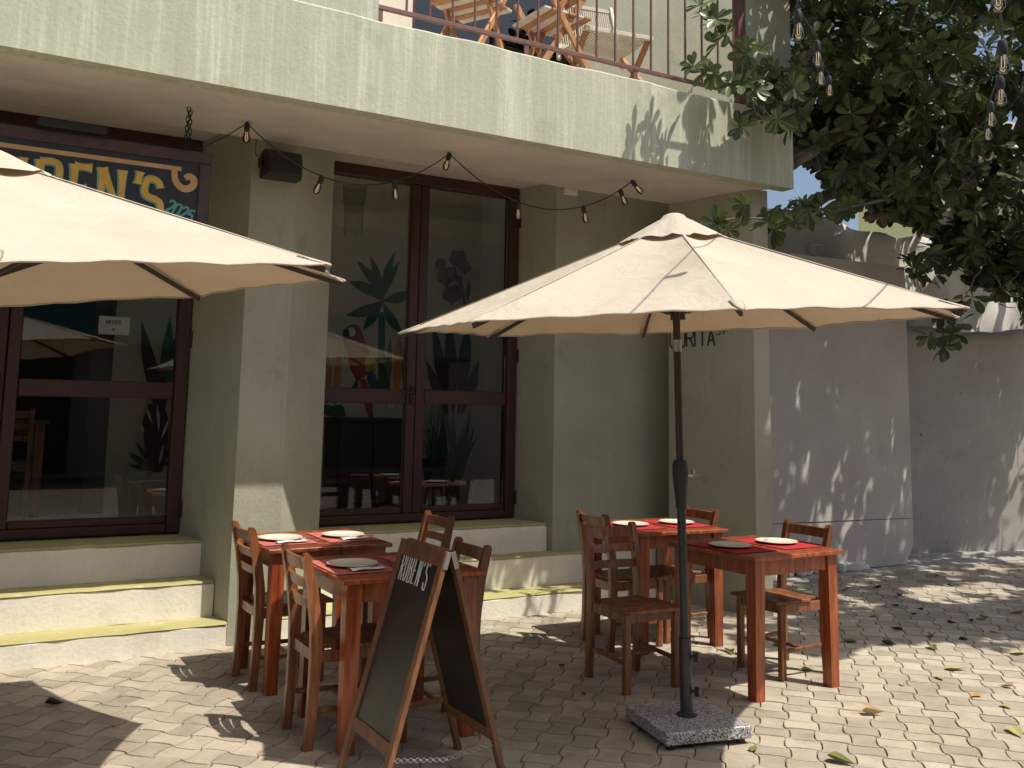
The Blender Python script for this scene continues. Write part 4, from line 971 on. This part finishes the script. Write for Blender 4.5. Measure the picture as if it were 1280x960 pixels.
b = MB(); b.box((8.05, 7.28, 3.28), (.16, .10, .14), .02); b.build('ledge_block', 'stone_wall_paint', sw)
nb = thing('neighbouring_house', 'olive green house glimpsed through the branches', 'house', (15, 13, 0))
b = MB(); b.prism([(13.2, 11.0), (24, 8.8), (26, 14), (20, 16)], -.01, 6.6); b.build('wall', 'neighbour_paint', nb)
for x in (15.0, 18.0):
    b = MB(); y = 11.0-(x-13.2)*.2037; b.box((x, y-.0, 4.5), (1.1, .06, 1.3), .01, Matrix.Rotation(-.2145, 3, 'Z')); b.build('window', 'dark_room', nb)
b = MB(); b.prism([(12.9, 10.8), (24.2, 8.5), (26.3, 14.2), (20, 16.2)], 6.602, 6.85); b.build('roof', 'soffit_paint', nb)
# street front opposite (seen only mirrored in the glass)
st = thing('shop_across_the_street', 'dark shopfront with a teal awning mirrored in the glass doors', 'building', (1, -7, 0))
b = MB(); b.prism([(-14, -7), (16, -7), (16, -9), (-14, -9)], -.01, 6.0); b.build('wall', 'far_wall_paint', st)
for k in range(5):
    x = -8+k*4.2; b = MB(); b.box((x, -6.98, 1.35), (3.4, .08, 2.5), .01); b.build('shop_window', 'dark_room', st)
    b = MB(); b.prism([(x-1.9, -6.99), (x+1.9, -6.99), (x+1.9, -5.6), (x-1.9, -5.6)], 2.62, 2.66); b.build('awning_valance', 'teal_canvas', st)
    b = MB(); b.add([(x-1.9, -6.95, 3.6), (x+1.9, -6.95, 3.6), (x+1.9, -5.6, 2.67), (x-1.9, -5.6, 2.67), (x-1.9, -6.95, 3.56), (x+1.9, -6.95, 3.56), (x+1.9, -5.63, 2.665), (x-1.9, -5.63, 2.665)], [(0, 3, 2, 1), (4, 5, 6, 7), (0, 4, 7, 3), (1, 2, 6, 5)]); b.build('awning', 'teal_canvas', st)

# ------------------------------------------------------------------ tree
random.seed(21)
TREE = thing('broadleaf_tree', 'spreading tree with large leathery leaves overhanging the walls and balcony', 'tree', (11.6, 7.9, 0))
def limb(pts, r0, r1, name='limb'):
    P = chaikin([tuple(p) for p in pts], 2); n = len(P)
    b = MB(); b.tube([Vector(p)+Vector((random.gauss(0, .008), random.gauss(0, .008), random.gauss(0, .008))) for p in P], [r0+(r1-r0)*i/(n-1) for i in range(n)], 9); b.build(name, 'bark', TREE, 'all'); return [Vector(p) for p in P]
crotch = Vector((11.3, 7.75, 3.3))
limb([(11.6, 7.9, 0), (11.55, 7.95, 1.2), (11.4, 7.85, 2.4), crotch], .26, .19, 'trunk')
skeleton = []
skeleton += limb([crotch, aty(1280, 296, 7.0), aty(1219, 299, 6.7), aty(1169, 290, 6.5), aty(1129, 272, 6.4), aty(1085, 268, 6.2)], .13, .035)
skeleton += limb([crotch, aty(1290, 240, 6.9), aty(1199, 195, 6.4), aty(1146, 165, 6.1), aty(1098, 131, 5.9), aty(1060, 60, 5.6), aty(1040, -40, 5.2)], .12, .045)
skeleton += limb([aty(1146, 90, 6.0), aty(1092, 141, 5.95), aty(1038, 175, 5.75), aty(994, 202, 5.6), aty(962, 228, 5.65)], .04, .055)
skeleton += limb([crotch+Vector((-.3, 0, .3)), aty(1240, 120, 7.0), aty(1150, 150, 6.9), aty(1065, 232, 6.7), aty(1010, 255, 6.6)], .13, .05)
skeleton += limb([aty(1098, 131, 5.9), aty(1110, 90, 5.7), aty(1135, 30, 5.3), aty(1160, -60, 4.8)], .05, .03)
skeleton += limb([crotch, (10.6, 6.6, 4.6), (9.6, 5.4, 5.3), (8.4, 4.4, 5.6)], .13, .05)
skeleton += limb([crotch, (12.0, 6.8, 4.8), (12.0, 5.6, 5.8)], .12, .06)
skeleton += limb([(9.6, 5.4, 5.3), (8.0, 5.4, 5.4), (6.6, 5.2, 5.2)], .06, .03)
sl_ = limb([aty(1040, 30, 5.3), aty(990, 95, 5.1), aty(940, 80, 4.98), aty(905, 45, 4.92), aty(875, 2, 4.9)], .022, .008)
sl2 = limb([aty(1010, 110, 5.1), aty(960, 105, 5.0), aty(915, 98, 4.95), aty(870, 88, 4.92)], .016, .006)
tw1 = limb([aty(1190, 180, 5.7), aty(1110, 250, 5.4), aty(1040, 262, 5.2), aty(975, 272, 5.1), aty(900, 275, 5.05)], .018, .005)
tw2 = limb([aty(1230, 330, 5.9), aty(1200, 380, 5.6), aty(1178, 420, 5.5)], .012, .005)
tw3 = limb([aty(1215, 0, 4.8), aty(1190, 45, 4.7), aty(1150, 75, 4.7), aty(1135, 95, 4.75)], .016, .007)

for P_ in (sl_, sl2, tw1, tw2, tw3): skeleton += P_
rosettes = []     # (position, direction, leaf length, n, tone shift)
def ros(p, d=None, L=None, n=None, tone=0.0):
    d = Vector(d) if d is not None else Vector((random.gauss(0, 1), random.gauss(-.4, .8), random.gauss(.5, .7)))
    rosettes.append((Vector(p), d.normalized(), L or random.uniform(.13, .21), n or random.randint(7, 10), tone))
def sky_gap(x, y): return ((x-998)/26)**2+((y-228)/24)**2 < 1
def ok(p):
    s = proj(p)
    if s[2] < 2.0: return False
    if s[0] < 1300 and s[1] > -40:                       # part of the crown that the opening of the terrace leaves free
        if s[0] < 985 and s[1] > 60: return False
        if sky_gap(s[0], s[1]): return False
        if s[1] > 266 and s[0] < 1150: return False
        if s[1] > 300+(s[0]-1150)*.72: return False
    # crown shaped along the sun rays so umbrella and pavers stay sunlit
    k = p.z-2.2; gx, gy = p.x-.28*k, p.y+.44*k
    if (gx-3.2)**2+(gy-3.8)**2 < 2.2**2: return False
    k = p.z; gx, gy = p.x-.28*k, p.y+.44*k
    if gx > 2.5 and gx < 12 and gy < max(3.6, 4.5-.9*max(0, gx-5.8))+.08*math.sin(gx*5)+.05*math.sin(gx*11): return False
    if ((gx-7.8)/.8)**2+((gy-5.42)/.42)**2 < 1: return random.random() < .05  # leaves thinned to let a sun patch through to the pavers
    if ((gx-4.0)/.5)**2+((gy-6.2)/.22)**2 < 1: return random.random() < .3  # thinned for dappled sun on the steps
    return True
def blob(c, r, n):
    c = Vector(c); k = 0; tries = 0
    while k < n and tries < n*12:
        tries += 1
        v = Vector((random.gauss(0, 1), random.gauss(0, 1), random.gauss(0, 1))).normalized()*random.random()**.45
        p = c+Vector((v.x*r[0], v.y*r[1], v.z*r[2]))
        if ok(p): ros(p, Vector((v.x, v.y-.5, v.z+.5))+Vector((random.gauss(0, .5), random.gauss(0, .5), random.gauss(0, .5)))); k += 1
blob((8.6, 5.1, 5.4), (3.0, 2.0, 1.2), 420)
blob((9.2, 3.2, 5.3), (3.2, 1.3, .9), 420)
blob((8.6, 6.6, 5.4), (2.4, .7, .9), 150)
for bx, by, bn in ((1010, 150, 34), (1030, 185, 26), (1048, 214, 30), (1032, 205, 16), (1062, 190, 34), (1060, 235, 30), (1105, 235, 40), (1135, 250, 30)): blob(aty(bx, by, 6.2), (.28, .25, .22), bn)
blob((6.6, 4.1, 5.0), (1.0, .6, .5), 130)
blob((8.4, 2.5, 5.0), (2.8, .6, .6), 380)
blob((6.7, 2.45, 4.9), (.9, .45, .4), 110)
blob((8.7, 1.95, 4.8), (1.3, .5, .5), 170)
blob((5.75, 4.65, 5.0), (.4, .35, .35), 45)
blob((7.3, 5.7, 4.4), (1.5, .9, .9), 190)
blob((9.2, 5.9, 4.1), (1.9, 1.0, 1.0), 230)
blob((6.4, 5.5, 4.9), (1.0, .7, .7), 90)
blob((5.6, 5.0, 5.3), (.9, .6, .5), 50)
blob(aty(1215, 315, 6.3), (.6, .35, .35), 60)
blob(aty(1265, 350, 6.2), (.5, .35, .35), 50)
blob((10.0, 5.8, 3.2), (1.4, .8, .7), 110)
blob((11.5, 5.8, 4.6), (1.6, 1.6, 1.5), 110)
def along(P, n, L=.15, spread=.05, lo=0.0, tone=.15, down=0.0):
    for i in range(n):
        t = lo+(1-lo)*(i+.5)/n*(len(P)-1.001); t = min(len(P)-1.001, lo*(len(P)-1)+(1-lo)*(i+.5)/n*(len(P)-1)); k = int(t); p = P[k].lerp(P[k+1], t-k)
        d = (P[k+1]-P[k]).normalized()
        ros(p+Vector((random.gauss(0, spread), random.gauss(0, spread), random.gauss(0, spread))), d+Vector((random.gauss(0, .4), random.gauss(-.2, .3), random.gauss(.2-down, .4))), L*random.uniform(.8, 1.2), random.randint(6, 9), tone)
along(sl_, 15, .115, .035, .1, .30); along(sl2, 13, .115, .035, .1, .2)
for _ in range(26): ros(aty(random.uniform(925, 1000), random.uniform(95, 160), random.uniform(4.85, 5.15)), None, random.uniform(.12, .16), None, -.1)
along(tw1, 13, .15, .05, .15, .15); along(tw2, 5, .17, .05, .3, -.1, .6); along(tw3, 6, .16, .04, .3, .25)
ros(aty(1180, 432, 5.5), (0, -.5, -1), .17, 7, -.2); ros(aty(1196, 405, 5.5), (.4, -.5, -.6), .17, 6, -.2)
for _ in range(10): ros(aty(random.uniform(1130, 1180), random.uniform(310, 345), random.uniform(5.8, 6.3)), None, .16, None, -.3)
for _ in range(7): ros(aty(random.uniform(955, 1010), random.uniform(262, 290), random.uniform(5.1, 5.6)), None, .15, None, .2)
# twigs joining the rosettes to the nearest limb
tw = MB()
for p, d, L, n, tone in rosettes:
    q = min(skeleton, key=lambda s: (s-p).length_squared)
    a = p-d*.02
    L2 = min(.30, (q-p).length); e = p+((q-p).normalized()*.6-d*.6+Vector((0, 0, -.15))).normalized()*L2*.6
    tw.tube([a, a.lerp(e, .5)+Vector((0, 0, -.02)), e], [.0035, .005, .007], 4, False)
o = tw.build('twigs', 'bark', TREE); tag(o, kind='stuff')
lprof = [(0, .02), (.12, .05), (.35, .20), (.62, .31), (.82, .30), (.94, .17), (1.0, .0)]
def leaf_geo():
    vs_, uv_, fs_ = [], [], []
    for t, w in lprof:
        droop = -.10*t*t
        vs_ += [(t, -w, .09*w*2+droop), (t, 0, droop), (t, w, .09*w*2+droop)]; uv_ += [(t, 0), (t, .5), (t, 1)]
    for i in range(len(lprof)-1):
        a, b_ = i*3, i*3+3; fs_ += [(a, b_, b_+1, a+1), (a+1, b_+1, b_+2, a+2)]
    return vs_, uv_, fs_
LV, LU, LF = leaf_geo()
leaves = []
for p, d, L, n, tone in rosettes:
    x = Vector((0, 0, 1)).cross(d); x = x.normalized() if x.length > .1 else Vector((1, 0, 0)); y = d.cross(x)
    ph_ = random.uniform(0, 6.28)
    for k in range(n):
        a = ph_+k*2.4; el = random.uniform(.05, .8); r = (x*math.cos(a)+y*math.sin(a))*math.cos(el)+d*math.sin(el)
        r = (r+Vector((0, 0, -.12))).normalized(); side = d.cross(r); side = side.normalized() if side.length > .05 else x
        nrm = r.cross(side).normalized()
        if nrm.z < 0 and random.random() < .85: nrm = -nrm; side = -side
        ln_ = L*random.uniform(.75, 1.15); wd_ = ln_*random.uniform(.55, .8)
        M = Matrix(((r.x*ln_, side.x*wd_, nrm.x*ln_, p.x), (r.y*ln_, side.y*wd_, nrm.y*ln_, p.y), (r.z*ln_, side.z*wd_, nrm.z*ln_, p.z), (0, 0, 0, 1)))
        leaves.append((M, min(1, max(0, random.gauss(.42, .22)+tone))))
def leaf_mesh(name, tone_, mat):
    me = bpy.data.meshes.new(name); me.from_pydata(LV, [], LF); me.update()
    uvl = me.uv_layers.new(name='leaf')
    for l in me.loops: uvl.data[l.index].uv = LU[l.vertex_index]
    set_tone(me, [tone_]*len(LV)); me.polygons.foreach_set('use_smooth', [True]*len(me.polygons)); me.materials.append(MATS[mat]); return me
LM = [leaf_mesh('leaf', k/7, 'tree_leaf') for k in range(8)]
def lscore(l):
    M = l[0]; s = proj(M.translation)
    if 0 < s[0] < 1280 and 0 < s[1] < 470: return s[2]
    return 1e3+s[2]
leaves.sort(key=lscore)
TI = Matrix.Translation((-11.6, -7.9, 0))
for M, t in leaves[:300]:
    o = bpy.data.objects.new('leaf', LM[min(7, int(t*8))]); COL.objects.link(o); o.parent = TREE; o.matrix_basis = TI @ M
V, F, T, UVs = [], [], [], []
for M, t in leaves[300:]:
    b_ = len(V); V += [tuple(TI @ M @ Vector(p)) for p in LV]; F += [tuple(i+b_ for i in f) for f in LF]; T += [t]*len(LV); UVs += LU
me = bpy.data.meshes.new('foliage'); me.from_pydata(V, [], F); me.update(); uvl = me.uv_layers.new(name='leaf')
idx = [0]*len(me.loops); me.loops.foreach_get('vertex_index', idx)
flat = [c_ for i in idx for c_ in UVs[i]]; uvl.data.foreach_set('uv', flat)
set_tone(me, T); me.polygons.foreach_set('use_smooth', [True]*len(me.polygons)); me.materials.append(MATS['tree_leaf'])
o = bpy.data.objects.new('foliage', me); COL.objects.link(o); o.parent = TREE; tag(o, kind='stuff')

# ------------------------------------------------------------------ fallen leaves
random.seed(5)
def curled(mat, curl):
    me = bpy.data.meshes.new('fallen_leaf'); vs_ = []
    for t, w in lprof:
        for sgn in (-1, 0, 1): vs_.append((t-.5, sgn*w, .03+abs(sgn*w)*curl*.9+.22*curl*(t-.5)**2*2))
    me.from_pydata(vs_, [], LF); me.update(); uvl = me.uv_layers.new(name='leaf')
    for l in me.loops: uvl.data[l.index].uv = LU[l.vertex_index]
    set_tone(me, [random.random()]*len(vs_)); me.polygons.foreach_set('use_smooth', [True]*len(me.polygons)); me.materials.append(MATS[mat]); return me
GR = {'yellow': ('fallen_yellow', .35, 'fallen yellow green leaf lying on the pavers', 'yellow fallen leaves'), 'brown': ('fallen_brown', 1.0, 'curled brown fallen leaf lying on the pavers', 'brown fallen leaves'),
      'orange': ('fallen_orange', .6, 'fallen orange leaf lying on the sunlit pavers', 'orange fallen leaf'), 'dark': ('fallen_dark', .8, 'small dark dried leaf lying on the pavers', 'dark dried leaves'),
      'green': ('fallen_green', .55, 'fallen dull green leaf lying on the pavers', 'green fallen leaves')}
FL = [(1196, 837, 'yellow', .15), (1175, 848, 'yellow', .10), (1128, 856, 'yellow', .07), (1258, 858, 'brown', .09), (1219, 870, 'orange', .09), (1258, 884, 'yellow', .09), (1092, 893, 'brown', .12),
      (1270, 916, 'yellow', .15), (942, 936, 'green', .08), (1052, 953, 'green', .14), (1275, 817, 'yellow', .15), (1097, 735, 'dark', .08), (1125, 745, 'dark', .10), (1092, 770, 'yellow', .12), (1068, 757, 'dark', .06),
      (1060, 802, 'green', .14), (1112, 806, 'dark', .12), (1120, 787, 'dark', .10), (1165, 796, 'dark', .12), (1166, 811, 'green', .13), (1190, 779, 'dark', .08), (1228, 773, 'green', .16), (1214, 777, 'dark', .08),
      (1270, 767, 'brown', .14), (1118, 757, 'dark', .08), (1056, 738, 'brown', .10), (1142, 768, 'dark', .05), (1170, 720, 'dark', .10), (913, 815, 'yellow', .14), (1008, 837, 'yellow', .13), (975, 806, 'green', .12),
      (68, 881, 'dark', .10), (703, 832, 'dark', .06), (1245, 790, 'yellow', .10), (1030, 770, 'dark', .10), (1150, 762, 'dark', .06), (1188, 733, 'dark', .07), (1010, 760, 'dark', .12), (1205, 800, 'dark', .07), (668, 797, 'dark', .05), (730, 868, 'dark', .04)]
FM = {k: [curled(v[0], v[1]*f) for f in (.7, 1, 1.3)] for k, v in GR.items()}
for x, y, k, L in FL:
    p = atz(x, y, .004); o = bpy.data.objects.new('fallen_leaf', random.choice(FM[k])); COL.objects.link(o)
    o.location = (p.x, p.y, .002); o.rotation_euler = (random.uniform(-.12, .12), random.uniform(-.12, .12), random.uniform(0, 6.28)); o.scale = (L*.9, L*.72, L*.9)
    zone = 'near the painted steps' if x < 600 else 'under the umbrella beside the chairs' if x < 800 else 'under the red placemat tables' if 880 < x < 1045 and y < 900 else 'beside the granite umbrella base' if x < 1000 else 'in the tree shade by the grey panels' if y < 800 and x < 1140 else 'in the tree shade by the boundary wall' if y < 800 else 'on the sunlit pavers'
    tag(o, GR[k][2].split(' lying')[0]+' '+zone, 'leaf', GR[k][3]+' '+zone)
